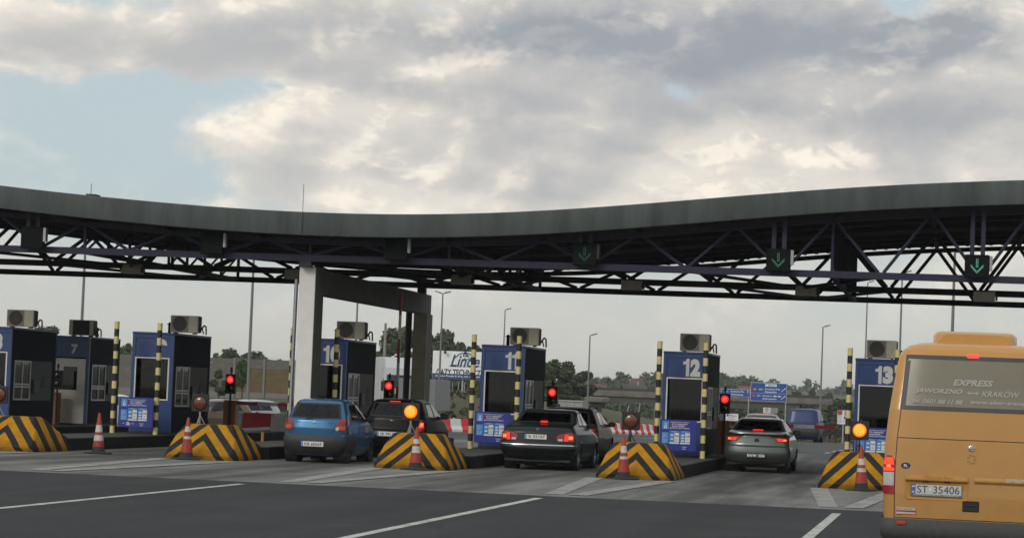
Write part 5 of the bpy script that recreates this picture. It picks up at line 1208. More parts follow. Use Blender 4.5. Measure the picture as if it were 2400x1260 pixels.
# roof unit
m = MB(); sec = []
for y in (.55, .60, .75, 2.4, 2.6):
    k = {.55: .80, .60: .93, .75: 1, 2.4: 1, 2.6: .7}[y]; zt = 2.48 + .145 * (k if k < 1 else 1) ** 1.2
    sec.append([(-.45 * (.9 + .1 * k), y, 2.46), (-.445 * k, y, zt - .05), (-.42 * k, y, zt - .015), (-.36 * k, y, zt), (.36 * k, y, zt), (.42 * k, y, zt - .015), (.445 * k, y, zt - .05), (.45 * (.9 + .1 * k), y, 2.46)])
m.grid(sec); m.add(sec[0], [tuple(range(8))]); m.build('roof_air_unit', ORP, t, smooth=50)
# rear details
PALEO = pm('minibus_recess', (.50, .25, .06), .4, var=.05)
def rbox(px0, py0, px1, py1, d, name, mat, bev=.006, par=t, out=None):
    x0, z0 = bp(px0, py0); x1, z1 = bp(px1, py1); y = B.rear_pt((x0 + x1) / 2, (z0 + z1) / 2)[1]
    return MB().bb((x0, y - d, min(z0, z1)), (x1, y + .012, max(z0, z1)), 0, bev).build(name, mat, par)
def rr(px, py, w, h, y, r, n=5):
    x, z = bp(px, py); P = []
    for cx_, cz_, a0 in ((w - r, h - r, 0), (-w + r, h - r, 90), (-w + r, -h + r, 180), (w - r, -h + r, 270)):
        for k in range(n + 1): a = R(a0 + 90 * k / n); P.append((x + cx_ + r * math.cos(a), z + cz_ + r * math.sin(a)))
    return P
yb = B.rear_pt(0, 1.0)[1]
def dish(px, py, w, h, r, depth_, name, mat, rim=.012):
    """pressed recess: raised lip round a sunken floor"""
    a = rr(px, py, w, h, 0, r); b_ = rr(px, py, w - rim, h - rim, 0, max(.004, r - rim)); n = len(a); vs = [(x, yb - .001, z) for x, z in a] + [(x, yb - .007, z) for x, z in b_] + [(x, yb - .002, z) for x, z in rr(px, py, w - 2 * rim, h - 2 * rim, 0, max(.003, r - 2 * rim))]
    fs = [(i, (i + 1) % n, n + (i + 1) % n, n + i) for i in range(n)] + [(n + i, n + (i + 1) % n, 2 * n + (i + 1) % n, 2 * n + i) for i in range(n)] + [tuple(range(2 * n, 3 * n))]
    m = MB(); m.add(vs, fs); return m.build(name, mat, t, smooth=35)
def ledge(px0, px1, py, h, proud, name):
    x0, z0 = bp(px0, py); x1, _ = bp(px1, py)
    m = MB(); m.prism([(yb + .005, z0 + h), (yb - proud, z0 + .012), (yb - proud, z0 - .004), (yb - .002, z0 - .030), (yb + .005, z0 - .03)], x0, x1, 0, 'yz'); return m.build(name, ORP, t, smooth=25)
dish(2195, 1147, .335, .115, .05, .01, 'plate_recess', PALEO)
ledge(2122, 2268, 1121, .045, .034, 'grip_ledge'); ledge(2284, 2440, 1127, .04, .022, 'trim_ledge')
for px in (2170, 2220): rbox(px - 7, 1124 + (px - 2170) * .04, px + 7, 1128 + (px - 2170) * .04, .030, 'plate_lamp', BLACK, .004)
x, z = bp(2194.5, 1148); pl = MB().bb((x - .27, yb - .016, z - .068), (x + .27, yb - .0075, z + .062), 0, .004).build('number_plate', pm('plate_frame_grey', (.16, .165, .17), .5), t)
MB().bb((x - .262, yb - .018, z - .046), (x + .262, yb - .0162, z + .057)).build('plate_face', pm('plate_white', (.56, .57, .55), .45, var=.04), pl)
MB().bb((x - .262, yb - .0195, z - .046), (x - .218, yb - .0182, z + .057)).build('country_band', pm('plate_blue', (.05, .15, .45), .5), pl)
MB().bb((x - .254, yb - .0205, z + .028), (x - .226, yb - .0197, z + .040)).build('flag', WHITET, pl); MB().bb((x - .254, yb - .0205, z + .016), (x - .226, yb - .0197, z + .0278)).build('flag', RED, pl)
text('PL', .022, WHITET, pl, (x - .24, yb - .0206, z - .025), bold=.02)
text('ST', .078, DARKT, pl, (x - .145, yb - .0188, z + .006), w=.112); text('35406', .078, DARKT, pl, (x + .105, yb - .0188, z + .006), w=.275)
MB().box((x - .065, yb - .019, z + .006), (.018, .001, .034)).build('hologram', pm('plate_sticker', (.8, .8, .8), .4), pl)
text('AUTO SALON SERWIS    JAWORZNO', .012, WHITET, pl, (x, yb - .0165, z - .056), w=.48)
# tailgate pull, badge, stickers, reflector
hx, hz = bp(2275, 1186); m = MB(); m.box((hx, yb - .004, hz), (.175, .014, .112), bev=.012); hd = m.build('tailgate_handle', BLACK, t); MB().box((hx, yb - .014, hz + .012), (.13, .008, .022), bev=.004).build('grip', DARKTRIM, hd)
sx_, sz_ = bp(2277, 1050.5); m = MB(); m.lathe([(.034, 0), (.033, -.008), (.027, -.010), (.026, -.006), (.001, -.006)], 24, c=(sx_, B.rear_pt(sx_, sz_)[1], sz_), axis='y')
for a in (90, 210, 330): m.tube((sx_, B.rear_pt(sx_, sz_)[1] - .008, sz_), (sx_ + .028 * math.cos(R(a)), B.rear_pt(sx_, sz_)[1] - .008, sz_ + .028 * math.sin(R(a))), .007, .002, n=5)
m.build('badge', CHROME, t, smooth=40)
FADE = pm('faded_mark', (.40, .19, .04), .5)
gx, gz = bp(2277, 1076); m = MB(); yy = B.rear_pt(gx, gz)[1] - .003
for k in range(7):
    a = 2 * math.pi * k / 7; m.box((gx + .038 * math.cos(a), yy, gz + .045 * math.sin(a)), (.026, .001, .014))
m.build('glue_mark', FADE, t)
text('Mercedes-Benz', .045, FADE, t, (bp(2200, 1117)[0], yb - .022, bp(2200, 1117)[1]), w=.30, rot=(R(50), 0, 0)); rtext('SPRINTER', 2398, 1127, .036, CHROME, off=.026, w=.36, shear=.2, bold=.03)
ox, oz = bp(2123, 1090); m = MB(); yy = B.rear_pt(ox, oz)[1] - .003; m.add([(ox, yy, oz)] + [(ox + .052 * math.cos(2 * math.pi * k / 24), yy, oz + .033 * math.sin(2 * math.pi * k / 24)) for k in range(24)], [(0, k + 1, (k + 1) % 24 + 1) for k in range(24)]); ov = m.build('country_sticker', pm('oval_blue', (.03, .03, .14), .4), t, fix=False); text('PL', .03, WHITET, ov, (ox, yy - .002, oz), bold=.03)
st = rbox(2101, 1187, 2148, 1206, .004, 'dealer_sticker', pm('sticker_white', (.55, .52, .48), .5), .001); x0, z0 = bp(2101, 1187); x1, z1 = bp(2148, 1206); yy = B.rear_pt(x0, z0)[1] - .006
ys2 = B.rear_pt((x0 + x1) / 2, (z0 + z1) / 2)[1] - .0055
text('AUTO GAZ Moto', .018, DARKT, st, ((x0 + x1) / 2 - .02, ys2, z0 - .014), w=.17); MB().bb((x0, ys2, z1 + .030), (x1, ys2 + .001, z1 + .046)).build('red_band', RED, st); MB().bb((x0, ys2, z1 + .002), (x1, ys2 + .001, z1 + .010)).build('red_band', RED, st)
text('serwis i montaz instalacji', .012, RED, st, ((x0 + x1) / 2, ys2, z0 - .036), w=.17)
rx_, rz_ = bp(2112, 1223.5); yy = B.rear_pt(rx_, rz_, .045)[1]; MB().box((rx_, yy - .004, rz_), (.10, .02, .042), bev=.006).build('reflector', pm('reflector_red', (.5, .04, .03), .3, coat=.6), t)
MB().bb((.10, -.06, .30), (.14, .1, .40)).build('tow_bracket', BLACK, t)

# ------------------------------------------------------------------ background: lamps, wall, signs, bridge, hills
GALV = pm('lamp_grey', (.19, .20, .205), .5, .3, .1)
def street_lamp(px, ptop, Y, label, arms=1, r=.09):
    p = at(px, ptop, Y); q = at(px - (965 - ptop) * .028, 940, Y); g = float(hgt(q.x, Y)); h = p.z - g
    t = thing('street_lamp', label, 'street lamp', (p.x, Y, g), 0, 'tall grey lamp posts round the plaza')
    MB().tube((0, 0, 0), (0, 0, h), r, r * .55, n=10).build('pole', GALV, t, smooth=40)
    for s in ((1,), (-1, 1))[arms - 1]:
        m = MB(); m.bar((0, 0, h), (s * .30, -.05, h + .06), .05, .05); m.prism([(s * .12, h + .02), (s * .55, h + .12), (s * .55, h + .2), (s * .12, h + .1)], -.16, .12); m.build('lamp_head', GALV, t)
names = {196: 'tall grey lamp post rising behind the dark grilled air conditioner', 585: 'tall grey lamp post in front of the round green tree', 843: 'tall grey lamp post seen under the cross beam right of the white column', 1038: 'double headed lamp post in front of the white billboard', 1184: 'slim lamp post behind the roof of booth 11', 1383: 'slim lamp post above the black car with roof rails', 1929: 'slim lamp post beside the dark blue van', 2034: 'lamp post just left of booth 13 air conditioner', 2115: 'lamp post behind booth 13 next to the minibus', 2238: 'tall lamp post rising behind the minibus roof'}
for px, top, Y in ((196, 500, 125), (585, 560, 125), (843, 590, 170), (1038, 688, 180), (1184, 726, 230), (1383, 786, 200), (1929, 766, 200), (2034, 662, 220), (2115, 640, 160), (2238, 592, 120)): street_lamp(px + (0 if px not in (196, 585) else {196: 8, 585: 12}[px]), top, Y, names[px], 2 if px == 1038 else 1, .10 if Y < 130 else .085)
p = at(904, 757, 200); g = float(hgt(p.x, 200)); tag(MB().tube((p.x, 200, g), (p.x, 200, p.z), .13, .10, n=8).build('concrete_pole', CONC, smooth=40), 'plain concrete pole rising left of the raised red and white arm', 'pole')

# noise wall
WALLM = pm('wall_grey', (.135, .128, .118), .85, var=.18, scale=1.5); WALLB = pm('wall_ochre', (.135, .098, .045), .85, var=.22, scale=1.5); WALLP = pm('wall_plinth', (.19, .185, .175), .85)
t = thing('noise_wall', 'long panelled noise wall in grey and ochre on the bank at left', 'wall', (0, 200, 0))
pw = 2.45; base = .75
for i in range(16):
    x0 = -86 + i * pw
    if x0 > -48: break
    MB().bb((x0 - .09, -.1, base - .5), (x0 + .09, .14, base + 3.0)).build('wall_post', WALLP, t)
    MB().bb((x0 + .1, 0, base - .6), (x0 + pw - .1, .12, base + .32)).build('plinth', WALLP, t)
    for j in range(7):
        z = base + .33 + j * .375; gr = j >= 5 or x0 < -57
        MB().bb((x0 + .1, random.uniform(-.02, .02), z), (x0 + pw - .1, .12, z + .36)).build('wall_panel', WALLM if gr else WALLB, t)

# foliage
LEAF = [pm('leaf_dark', (.040, .058, .026), .8, var=.3, scale=.6, island=.5), pm('leaf_mid', (.055, .080, .030), .8, var=.3, scale=.6, island=.45), pm('leaf_olive', (.075, .085, .042), .8, var=.3, scale=.6, island=.45), pm('leaf_fresh', (.050, .095, .018), .8, var=.25, scale=.6, island=.4)]
BARK = pm('bark', (.06, .05, .04), .9)
def crown(rng, blobs, n, ls):
    mb = MB(); tot = sum(b[3] ** 2 for b in blobs)
    V, F = [], []
    for bx_, by_, bz_, br, sq in blobs:
        k = int(n * br * br / tot)
        for _ in range(k):
            d = rng.normal(size=3); d /= np.linalg.norm(d); r_ = br * (rng.uniform(.35, 1.08) ** .55)
            c = np.array((bx_, by_, bz_)) + d * r_ * np.array((1, 1, sq))
            nrm = d + rng.normal(size=3) * .7; nrm /= np.linalg.norm(nrm)
            a = np.cross(nrm, (0, 0, 1.)); a /= max(1e-6, np.linalg.norm(a)); b = np.cross(nrm, a); s = ls * rng.uniform(.5, 1.3); th = rng.uniform(0, 6.28)
            e, f = a * math.cos(th) + b * math.sin(th), -a * math.sin(th) + b * math.cos(th)
            o = len(V); V += [c + e * s, c + f * s * .7, c - e * s, c - f * s * .7]; F.append((o, o + 1, o + 2, o + 3))
    mb.v = [tuple(map(float, v)) for v in V]; mb.f = F; mb.m = [0] * len(F); return mb
def make_tree(seed, h, w, kind, mat, n=2600, ls=.26, trunk=.3):
    rng = np.random.default_rng(seed); t = link('deciduous_tree', None); t.empty_display_size = .2
    tr = MB(); tr.tube((0, 0, 0), (0, 0, h * trunk * 1.2), h * .024, h * .016, n=8); blobs = []
    nb = {'round': 9, 'tall': 13, 'ball': 6, 'loose': 16}[kind]
    for i in range(nb):
        a = rng.uniform(0, 6.28); z = h * (trunk + (1 - trunk) * rng.uniform(.12, .86)); q = (z / h - trunk) / (1 - trunk)
        rad = w * {'round': math.sin(math.pi * min(.95, .18 + q * .8)) * .62, 'tall': .36 * (1.1 - q * .7), 'ball': .30, 'loose': .55 * math.sin(math.pi * min(.95, .2 + q * .75))}[kind] * rng.uniform(.4, 1)
        br = w * {'round': .38, 'tall': .26, 'ball': .52, 'loose': .2}[kind] * rng.uniform(.65, 1.05)
        x, y = rad * math.cos(a), rad * math.sin(a); blobs.append((x, y, z, br, .8)); tr.tube((0, 0, h * trunk * rng.uniform(.7, 1.15)), (x * .9, y * .9, z), h * .010, h * .003, n=5)
    blobs.append((0, 0, h * .88, w * .22, 1.0))
    crown(rng, blobs, n, ls).build('crown', mat, t, fix=False); tr.build('trunk', BARK, t, smooth=40); return t
PROT = {}
def tree(px, ptop, Y, wpx, kind, mi, label, seed=0, name='deciduous_tree', grp='trees behind the toll plaza', n=2600):
    p = at(px, ptop, Y); g = float(hgt(p.x, Y)) - .1; h = p.z - g; w = wpx * Y / FOC / 2 * (1.0 if kind == 'ball' else 2.0)
    key = (kind, mi, seed)
    if key not in PROT:
        t = make_tree(seed * 17 + mi, 10., 4.0, kind, LEAF[mi], n, .30 if kind != 'ball' else .34, .12 if kind != 'ball' else .38); PROT[key] = t
    else: t = copy_tree(PROT[key])
    t.name = name; t.location = (p.x, Y, g); t.rotation_euler = (0, 0, random.uniform(0, 6)); t.scale = (w / 4., w / 4., h / 10.)
    return tag(t, label, 'tree', grp)
tree(515, 862, 192, 30, 'round', 1, 'dark green bush before the noise wall beside booth 9', 2)
tree(571, 838, 185, 66, 'ball', 3, 'bright green clipped round tree in front of the noise wall', 1)
for i, (px, top, Y, w, kind, mi, lab) in enumerate((
    (958, 762, 300, 118, 'round', 1, 'tallest broad tree left of the rear column'), (912, 800, 290, 84, 'loose', 1, 'loose tree behind the concrete pole'), (1000, 775, 310, 95, 'round', 0, 'tree behind the rear column'), (1045, 766, 320, 88, 'loose', 1, 'airy tree above the left end of the billboard'), (1080, 795, 305, 60, 'loose', 0, 'airy tree above the middle of the billboard'),
    (890, 830, 260, 50, 'round', 1, 'low tree touching the right side of booth 10'), (1120, 806, 290, 60, 'round', 1, 'tree just left of booth 11 top'), (1165, 815, 300, 80, 'round', 0, 'tree hidden behind booth 11'), (1020, 850, 250, 90, 'round', 1, 'low bushy tree behind the grey trailer'), (950, 850, 250, 100, 'round', 0, 'low bushy tree behind the white lorry'),
    (1300, 838, 270, 70, 'round', 1, 'dark tree right of booth 11'), (1332, 842, 285, 66, 'loose', 0, 'loose dark tree left of the slim lamp post'), (1362, 868, 275, 50, 'round', 0, 'rounded tree at the left end of the bridge'), (1270, 850, 265, 60, 'round', 1, 'tree hidden by the side of booth 11'), (1300, 890, 255, 80, 'round', 1, 'bush like tree below the trees right of booth 11'),
    (545, 815, 330, 60, 'round', 0, 'bluish distant tree behind the wall left of the lamp post'), (600, 818, 330, 100, 'round', 1, 'dark spreading tree behind the noise wall'), (507, 822, 420, 40, 'tall', 0, 'distant tree beside booth 9'), (655, 838, 420, 40, 'tall', 0, 'far tree above the noise wall near the column'), (685, 842, 360, 50, 'round', 1, 'tree above the noise wall beside the column'),
    (125, 758, 300, 70, 'round', 1, 'tree top showing between booths 8 and 7'), (95, 764, 310, 60, 'round', 0, 'tree top beside the air conditioner of the left edge booth'), (300, 800, 330, 60, 'round', 1, 'tree glimpsed between booth 7 and booth 9'),
    (1905, 905, 480, 30, 'tall', 1, 'pointed tree left of the lamp post near the blue van'), (1870, 915, 500, 40, 'round', 0, 'low tree over the right part of the bridge'), (1945, 915, 470, 34, 'round', 1, 'tree right of the lamp post near the blue van'), (1965, 930, 380, 60, 'round', 1, 'bushy tree at the right end of the bridge'), (1990, 935, 370, 50, 'round', 0, 'bushy tree left of booth 13 posts'), (1935, 945, 370, 50, 'loose', 2, 'olive bush below the bridge end'))):
    tree(px, top, Y, w, kind, mi, lab, i % 3)
# woods beyond the bridge and on the hills: one mass each
def wood(name, label, pts, hs, lw, mat, nl, ls, cat='wood'):
    rng = np.random.default_rng(len(pts)); B_ = []
    for (x, y), h in zip(pts, hs): g = float(hgt(x, y)); B_ += [(x, y, g + h * .45, h * .5, 1.0), (x + rng.uniform(-1, 1) * h * .3, y, g + h * .75, h * .3, 1.0)]
    o = crown(rng, B_, nl, ls).build(name, mat, None, fix=False); return tag(o, label, cat, kind='stuff')
rng = np.random.default_rng(3)
pts = [(rng.uniform(-75, 10), rng.uniform(415, 470)) for _ in range(90)]; wood('woodland', 'dark green woodland behind and under the bridge', pts, rng.uniform(3.5, 6.5, 90), 1, LEAF[1], 16000, .5)
pts = [(rng.uniform(-520, 140), rng.uniform(1200, 1900)) for _ in range(420)]; wood('woodland', 'hazy wooded ridge on the horizon', pts, rng.uniform(6, 10, 420), 1, LEAF[0], 42000, 1.1)
pts = [(rng.uniform(-190, -60), rng.uniform(640, 860)) for _ in range(170)]; wood('woodland', 'trees among the houses on the village hill', pts, rng.uniform(3, 6, 170), 1, LEAF[1], 22000, .65)
pts = [(rng.uniform(-140, -62), rng.uniform(430, 520)) for _ in range(60)]; wood('woodland', 'wooded strip behind the noise wall', pts, rng.uniform(4, 6.5, 60), 1, LEAF[1], 12000, .5)
# grass tufts along the verge
pts = [(rng.uniform(-46, -25), rng.uniform(128, 215)) for _ in range(500)]; wood('grass_tuft', 'dry grass on the bank below the billboard', pts, rng.uniform(.2, .5, 500), 1, pm('dry_grass', (.11, .095, .05), .9, island=.4), 9000, .14, 'grass')
pts = [(rng.uniform(-9, 2), rng.uniform(187, 260)) for _ in range(260)]; wood('grass_tuft', 'dry grass on the verge right of the blue van', pts, rng.uniform(.2, .5, 260), 1, MATS['dry_grass'], 6000, .14, 'grass')

# bridge
BRC = pm('bridge_concrete', (.145, .132, .112), .9, var=.55, scale=.5, bump=.2, stretch=(1, 1, 2.5)); BRD = pm('bridge_girder', (.070, .067, .062), .9, var=.3, scale=.4)
t = thing('road_bridge', 'old concrete road bridge crossing behind the plaza', 'bridge', (0, 400, 0))
def bz(px, py): return at(px, py, 400)
xa, xb = bz(1300, 930).x, bz(1952, 930).x
n = 9
for i in range(n):
    x0, x1 = xa + (xb - xa) * i / n, xa + (xb - xa) * (i + 1) / n - .03
    MB().bb((x0, -.2, 2.05), (x1, .3, 2.95)).build('parapet', BRC, t); MB().bb((x0, .02, 2.951), (x1, .1, 3.35)).build('railing', DARKTRIM, t)
MB().bb((xa, .31, 1.9), (xb, 9, 2.1)).build('deck', BRC, t); MB().bb((xa + 6, .2, .95), (xb - 5, .9, 2.03)).build('girder', BRD, t); MB().bb((xa + 6, 7.5, .95), (xb - 5, 8.2, 1.88)).build('girder', BRD, t)
for px in (1395, 1700, 1857, 1935):
    x = bz(px, 930).x; MB().bb((x - .7, .3, -6), (x + .7, 8, .94)).build('pier', BRD, t)
MB().bb((xb, -.4, -6), (xb + 1.6, 9.2, 2.04)).build('abutment', BRD, t); MB().bb((xb + 1.61, -.1, -6), (xb + 9, 9, 1.6)).build('embankment_wall', BRD, t) if False else None

# fence of pale posts in front of the woodland
t = thing('wire_fence', 'row of thin pale fence posts under the bridge', 'fence', (0, 330, 0))
for px in (1419, 1453, 1466, 1474, 1491, 1500, 1510, 1527, 1535, 1560, 1590):
    p = at(px, 945, 330); MB().tube((p.x, random.uniform(-8, 8), float(hgt(p.x, 330))), (p.x, random.uniform(-.1, .1), p.z + random.uniform(-.3, .1)), .05, n=6).build('fence_post', STEEL, t)
t = thing('wire_fence', 'thin pale fence posts on the bank below the billboard', 'fence', (0, 215, 0))
for px in (1061, 1075, 1089, 1107): p = at(px, 895, 215); MB().tube((p.x, 0, float(hgt(p.x, 215)) - .2), (p.x, 0, p.z), .035, n=6).build('fence_post', STEEL, t)

# billboard
BILL = pm('billboard_white', (.84, .86, .88), .5, var=.05, scale=.4); LBL = pm('logo_blue', (.015, .06, .17), .5); GRYT = pm('text_grey', (.30, .30, .31), .5); DKB = pm('text_navy', (.02, .03, .07), .5)
p0, p1 = at(1015, 820, 200), at(1165, 830, 200); W = p1.x - p0.x; zt = p0.z - .02; zb = at(1015, 886, 200).z
t = thing('billboard', 'white industrial gas billboard with blue lettering behind booth 11', 'billboard', (p0.x, 200, 0))
MB().bb((0, 0, zb), (W, .15, zt), 0, .02).build('board', BILL, t); MB().bb((.02, -.012, zb + .02), (W - .02, -.002, zb + .42)).build('address_band', LBL, t)
text('Linde', .95, LBL, t, (2.6, -.01, zt - .75), shear=.35, bold=.02, w=2.35)
m = MB()   # looping flourish over the name
pts = [(1.75 + .9 * k, zt - .55 + .42 * math.sin(k * 2.2)) for k in np.linspace(0, 1.2, 12)] + [(2.75 + .35 * math.cos(a), zt - .36 + .25 * math.sin(a)) for a in np.linspace(math.pi, -2.4, 16)]
for a, b in zip(pts[:-1], pts[1:]): m.bar((a[0], -.012, a[1]), (b[0], -.012, b[1]), .02, .07)
m.build('flourish', LBL, t)
text('LINDE GAZ POLSKA SP. Z O.O.', .15, GRYT, t, (2.6, -.01, zt - 1.15), w=2.6, bold=.01); text('GAZY TECHNICZNE', .5, DKB, t, (.33, -.01, zt - 1.65), align='LEFT', w=4.1, bold=.03)
text('ul. Jana Pawła II 41a, tel. (32) 64 38 800', .19, WHITET, t, (.25, -.02, zb + .22), align='LEFT', w=4.4, bold=.02)
for x in (.8, 2.4, 4.0): MB().bb((x - .06, .2, -2), (x + .06, .35, zt - .2)).build('leg', STEEL, t)
for x in (1.05, 2.65): MB().box((x, -.35, zt - .12), (.18, .2, .22), bev=.02).build('spotlight', BLACK, t)

# motorway direction signs
def roadsign(px0, py0, px1, py1, Y, label, rows, posts):
    a, b = at(px0, py0, Y), at(px1, py1, Y); t = thing('direction_sign', label, 'road sign', (a.x, Y, b.z), 0, 'blue motorway signs before the bridge'); W, Hh = b.x - a.x, a.z - b.z
    MB().bb((0, 0, 0), (W, .06, Hh), 0, .01).build('border', WHITEP, t); MB().bb((.03, -.012, .03), (W - .03, -.002, Hh - .03)).build('panel', ROADBLUE, t)
    for s, u, v, h, w, mt in rows: text(s, h * Hh, mt, t, (u * W, -.02, v * Hh), align='LEFT', w=w * W, bold=.025)
    for x in posts: MB().bb((x * W - .05, .07, -3.2 if Y < 300 else -3), (x * W + .05, .17, Hh)).build('post', STEEL, t)
    return t, W, Hh
GRNP = pm('route_green', (.02, .20, .12), .5); REDR = pm('route_red', (.35, .02, .02), .5)
t, W, Hh = roadsign(1760, 895, 1843, 941, 250, 'large blue direction sign listing Rzeszow and Zakopane', [('Kraków-Pd.', .40, .66, .09, .42, WHITET), ('Rzeszów', .40, .51, .09, .33, WHITET), ('Chyżne', .33, .28, .10, .27, WHITET), ('Zakopane', .33, .12, .10, .40, WHITET)], (.98,))
q = MB().bb((.40 * W, -.018, .80 * Hh), (.72 * W, -.0125, .94 * Hh)).build('tab', WHITEP, t); text('Balice', .085 * Hh, DARKT, q, (.58 * W, -.021, .87 * Hh), w=.18 * W)
MB().bb((.03, -.016, .425 * Hh), (W - .03, -.0125, .435 * Hh)).build('divider', WHITET, t)
for u0, u1, v0, v1, mt, s in ((.05, .17, .57, .70, REDR, 'A4'), (.20, .36, .57, .70, GRNP, 'E40'), (.05, .13, .22, .34, REDR, '7'), (.16, .30, .22, .34, GRNP, 'E77')):
    q = MB().bb((u0 * W, -.018, v0 * Hh), (u1 * W, -.0125, v1 * Hh)).build('route_tab', mt, t); text(s, (v1 - v0) * .6 * Hh, WHITET, q, ((u0 + u1) / 2 * W, -.021, (v0 + v1) / 2 * Hh), bold=.02)
for u in (.68, .80):
    m = MB(); m.add([(u * W + .10 * W / 2 * math.cos(a), -.02, .28 * Hh + .045 * Hh * math.sin(a)) for a in np.linspace(0, 2 * math.pi, 17)[:-1]], [tuple(range(16))]); q = m.build('country_oval', WHITET, t); text('SK' if u < .7 else 'CZ', .05 * Hh, DARKT, q, (u * W, -.024, .28 * Hh))
for v in (.52, .10):
    m = MB(); m.bar((.85 * W, -.02, (v + .02) * Hh), (.955 * W, -.02, (v + .20) * Hh), .012, .05); m.add([(.965 * W, -.02, (v + .24) * Hh), (.925 * W, -.02, (v + .19) * Hh), (.965 * W, -.02, (v + .15) * Hh)], [(0, 1, 2)]); m.build('arrow', WHITET, t)
t, W, Hh = roadsign(1690, 910, 1758, 930, 262, 'smaller blue direction sign listing Warszawa right of booth 12', [('Kraków-Pn.', .34, .70, .22, .46, WHITET), ('Warszawa', .34, .30, .22, .42, WHITET)], (.1, .95))
q = MB().bb((.12 * W, -.018, .50 * Hh), (.28 * W, -.0125, .80 * Hh)).build('route_tab', GRNP, t); text('E40', .16 * Hh, WHITET, q, (.20 * W, -.021, .65 * Hh))
m = MB(); m.bar((.92 * W, -.02, .18 * Hh), (.92 * W, -.02, .7 * Hh), .012, .05); m.add([(.92 * W, -.02, .88 * Hh), (.89 * W, -.02, .68 * Hh), (.95 * W, -.02, .68 * Hh)], [(0, 1, 2)]); m.build('arrow', WHITET, t)
# small advertising boards
def ad(px0, py0, px1, py1, Y, label, face, items, legx=(.5,)):
    a, b = at(px0, py0, Y), at(px1, py1, Y); t = thing('advertising_board', label, 'advertising board', (a.x, Y, b.z), 0, 'small advertising boards along the exit road'); W, Hh = b.x - a.x, a.z - b.z
    MB().bb((0, 0, 0), (W, .05, Hh), 0, .005).build('board', face, t)
    for s, u, v, h, w, mt in items: text(s, h * Hh, mt, t, (u * W, -.006, v * Hh), w=w * W, bold=.02)
    for x in legx: MB().bb((x * W - .05, .06, -4), (x * W + .05, .12, Hh * .5)).build('leg', STEEL, t)
    return t, W, Hh
t, W, Hh = ad(1789, 954, 1805.5, 968, 260, 'small white advertising board with red ring emblem under the large blue sign', WHITEP, [('TOYOTA', .5, .22, .18, .75, RED)])
m = MB()
for rx2, rz2, cz2 in ((.30, .22, .65), (.10, .20, .65), (.18, .10, .75)):
    n = 20
    for i in range(n):
        a0, a1 = 2 * math.pi * i / n, 2 * math.pi * (i + 1) / n; m.bar((W / 2 + rx2 * W * math.cos(a0), -.012, Hh * (cz2 + rz2 * math.sin(a0))), (W / 2 + rx2 * W * math.cos(a1), -.012, Hh * (cz2 + rz2 * math.sin(a1))), .01, .03)
m.build('ring_emblem', RED, t)
ad(1806.5, 955, 1822, 968.5, 260, 'small grey advertising board beside the white one with red emblem', pm('board_grey', (.30, .31, .31), .6), [('Fuji', .5, .7, .2, .5, DARKT), ('Togal', .5, .3, .25, .7, DARKT)], (.35,))
t, W, Hh = ad(1701, 968, 1730, 986, 170, 'white advertising board between booth 12 and the silver green saloon', WHITEP, [('JM', .38, .75, .22, .2, ROADBLUE), ('motors', .66, .70, .12, .4, DARKT), ('Samochody', .5, .45, .13, .5, RED), ('tel. 012 411', .4, .2, .12, .6, DARKT)], (.2, .8))
m = MB(); m.add([(W * .16 + .09 * W * math.cos(a), -.008, Hh * .74 + .14 * Hh * math.sin(a)) for a in np.linspace(0, 2 * math.pi, 13)[:-1]], [tuple(range(12))]); m.build('round_emblem', DARKT, t)
ad(1693, 968, 1700.5, 985, 170.2, 'narrow blue board left of the white advertising board', pm('board_blue', (.03, .04, .16), .5), [('i', .5, .5, .5, .2, WHITET)])
t, W, Hh = ad(1963, 960, 1990, 994, 190, 'red and white advertising board on the verge left of booth 13', WHITEP, [('CARGO', .2, .62, .06, .28, DARKT), ('trans', .2, .48, .06, .26, DARKT), ('serwis', .2, .34, .06, .3, DARKT), ('hotel', .2, .18, .07, .3, DARKT), ('Auto Hit', .7, .22, .07, .4, DARKT)])
MB().bb((.02, -.01, .68 * Hh), (.40 * W, -.002, .98 * Hh)).build('red_field', RED, t); MB().bb((.55 * W, -.01, .38 * Hh), (.78 * W, -.002, .55 * Hh)).build('blue_field', ROADBLUE, t); MB().bb((.60 * W, -.01, .6 * Hh), (.68 * W, -.002, .95 * Hh)).build('bottle_figure', PALEB, t)
# portable cabins seen past booth 11
def cabin(px0, py0, px1, Y, label, mat, roofm):
    a, b = at(px0, py0, Y), at(px1, py0, Y); g = float(hgt(a.x, Y)); t = thing('site_cabin', label, 'cabin', (a.x, Y, g)); W, Hh = b.x - a.x, a.z - g
    n = 3
    for i in range(n): MB().bb((W * i / n + .01, 0, 0), (W * (i + 1) / n - .01, 2.5, Hh - .12)).build('wall_panel', mat, t)
    MB().bb((-.08, -.08, Hh - .118), (W + .08, 2.6, Hh), 0, .02).build('roof', roofm, t); return t, W, Hh
cabin(1309, 936, 1366, 210, 'pale site cabin behind the black car with roof rails', pm('cabin_pale', (.33, .33, .32), .6), STEEL)
t, W, Hh = cabin(1384, 942, 1402, 230, 'small kiosk with broad flat roof under the bridge', BRD, DARKTRIM); MB().bb((-.5, -.5, Hh + .001), (W + .6, 3, Hh + .5), 0, .1).build('canopy_roof', pm('kiosk_roof', (.16, .14, .13), .7), t)

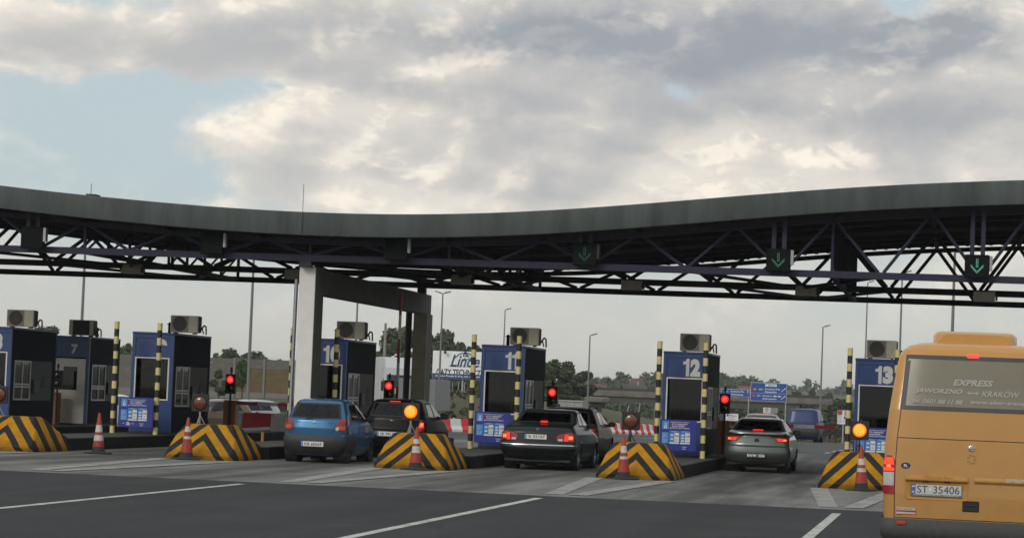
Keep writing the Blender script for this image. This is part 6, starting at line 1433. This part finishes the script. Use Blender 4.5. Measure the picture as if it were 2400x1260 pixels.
# houses on the hill
ROOFR = pm('roof_tile', (.115, .058, .048), .85, var=.25, scale=1.2); ROOFD = pm('roof_dark', (.05, .045, .045), .85, var=.2); HW = pm('house_wall', (.30, .28, .25), .85); HWIN = pm('house_window', (.03, .035, .04), .2)
def house(px, pr, Y, w, d, h, rh, label, rm, rz=0.):
    p = at(px, pr, Y); g = p.z - h - rh; t = thing('house', label, 'house', (p.x, Y, g), rz, 'houses on the village hill')
    MB().bb((-w / 2, 0, -4), (w / 2, d, h)).build('wall', HW, t); m = MB()
    m.prism([(-.5, h - .15), (d / 2, h + rh), (d + .5, h - .15), (d + .5, h + .05), (d / 2, h + rh + .22), (-.5, h + .05)], -w / 2 - .5, w / 2 + .5, 0, 'yz'); rf = m.build('roof', rm, t); MB().bb((w * .2, d * .4, h + rh * .5), (w * .2 + .6, d * .4 + .6, h + rh + .9)).build('chimney', HW, rf)
    for i in range(3):
        x = -w / 2 + w * (i + .5) / 3; wn = MB().bb((x - .5, -.03, h * .35), (x + .5, -.002, h * .75)).build('window', HWIN, t); MB().bb((x - .58, -.06, h * .35 - .1), (x + .58, -.031, h * .35 - .02)).build('sill', WHITEP, wn)
    for i in range(3):
        x = -w / 2 + w * (i + .5) / 3; sk = MB().box((x, d * .28, h + rh * .58), (.8, .6, .1)); sk.build('roof_window', HWIN if i % 2 else WHITEP, rf)
house(1512, 888, 820, 9.5, 9, 3, 4, 'largest house with broad dark red roof on the village hill', ROOFR); house(1442, 893, 860, 9, 9, 3, 4, 'house with dark roof left of the largest one on the hill', ROOFD, R(8)); house(1553, 882, 900, 8, 8, 3, 3.5, 'house with dark roof partly hidden by booth 12', ROOFD, R(-10))
house(1397, 901, 760, 7, 8, 3, 2.6, 'low house with faded red roof just above the bridge', pm('roof_red', (.20, .06, .055), .85, var=.2)); house(1754, 906, 700, 4.2, 6, 2.5, 2.2, 'small house with red roof and white chimney between the blue signs', MATS['roof_red']); house(1490, 900, 780, 6, 8, 3, 2.5, 'small dark roofed house below the largest one on the hill', ROOFD, R(20))

# ------------------------------------------------------------------ air: thin haze over the whole place
def haze():
    m = bpy.data.materials.new('haze_air'); m.use_nodes = True; nt = m.node_tree; nt.nodes.clear()
    v = nt.nodes.new('ShaderNodeVolumePrincipled'); v.inputs['Color'].default_value = (.97, .98, 1.0, 1); v.inputs['Density'].default_value = .00017; v.inputs['Anisotropy'].default_value = .2
    o = nt.nodes.new('ShaderNodeOutputMaterial'); nt.links.new(v.outputs[0], o.inputs['Volume'])
    tag(MB().bb((-3050, -450, -16), (3050, 6550, 48)).build('haze', m), kind='stuff')
haze()
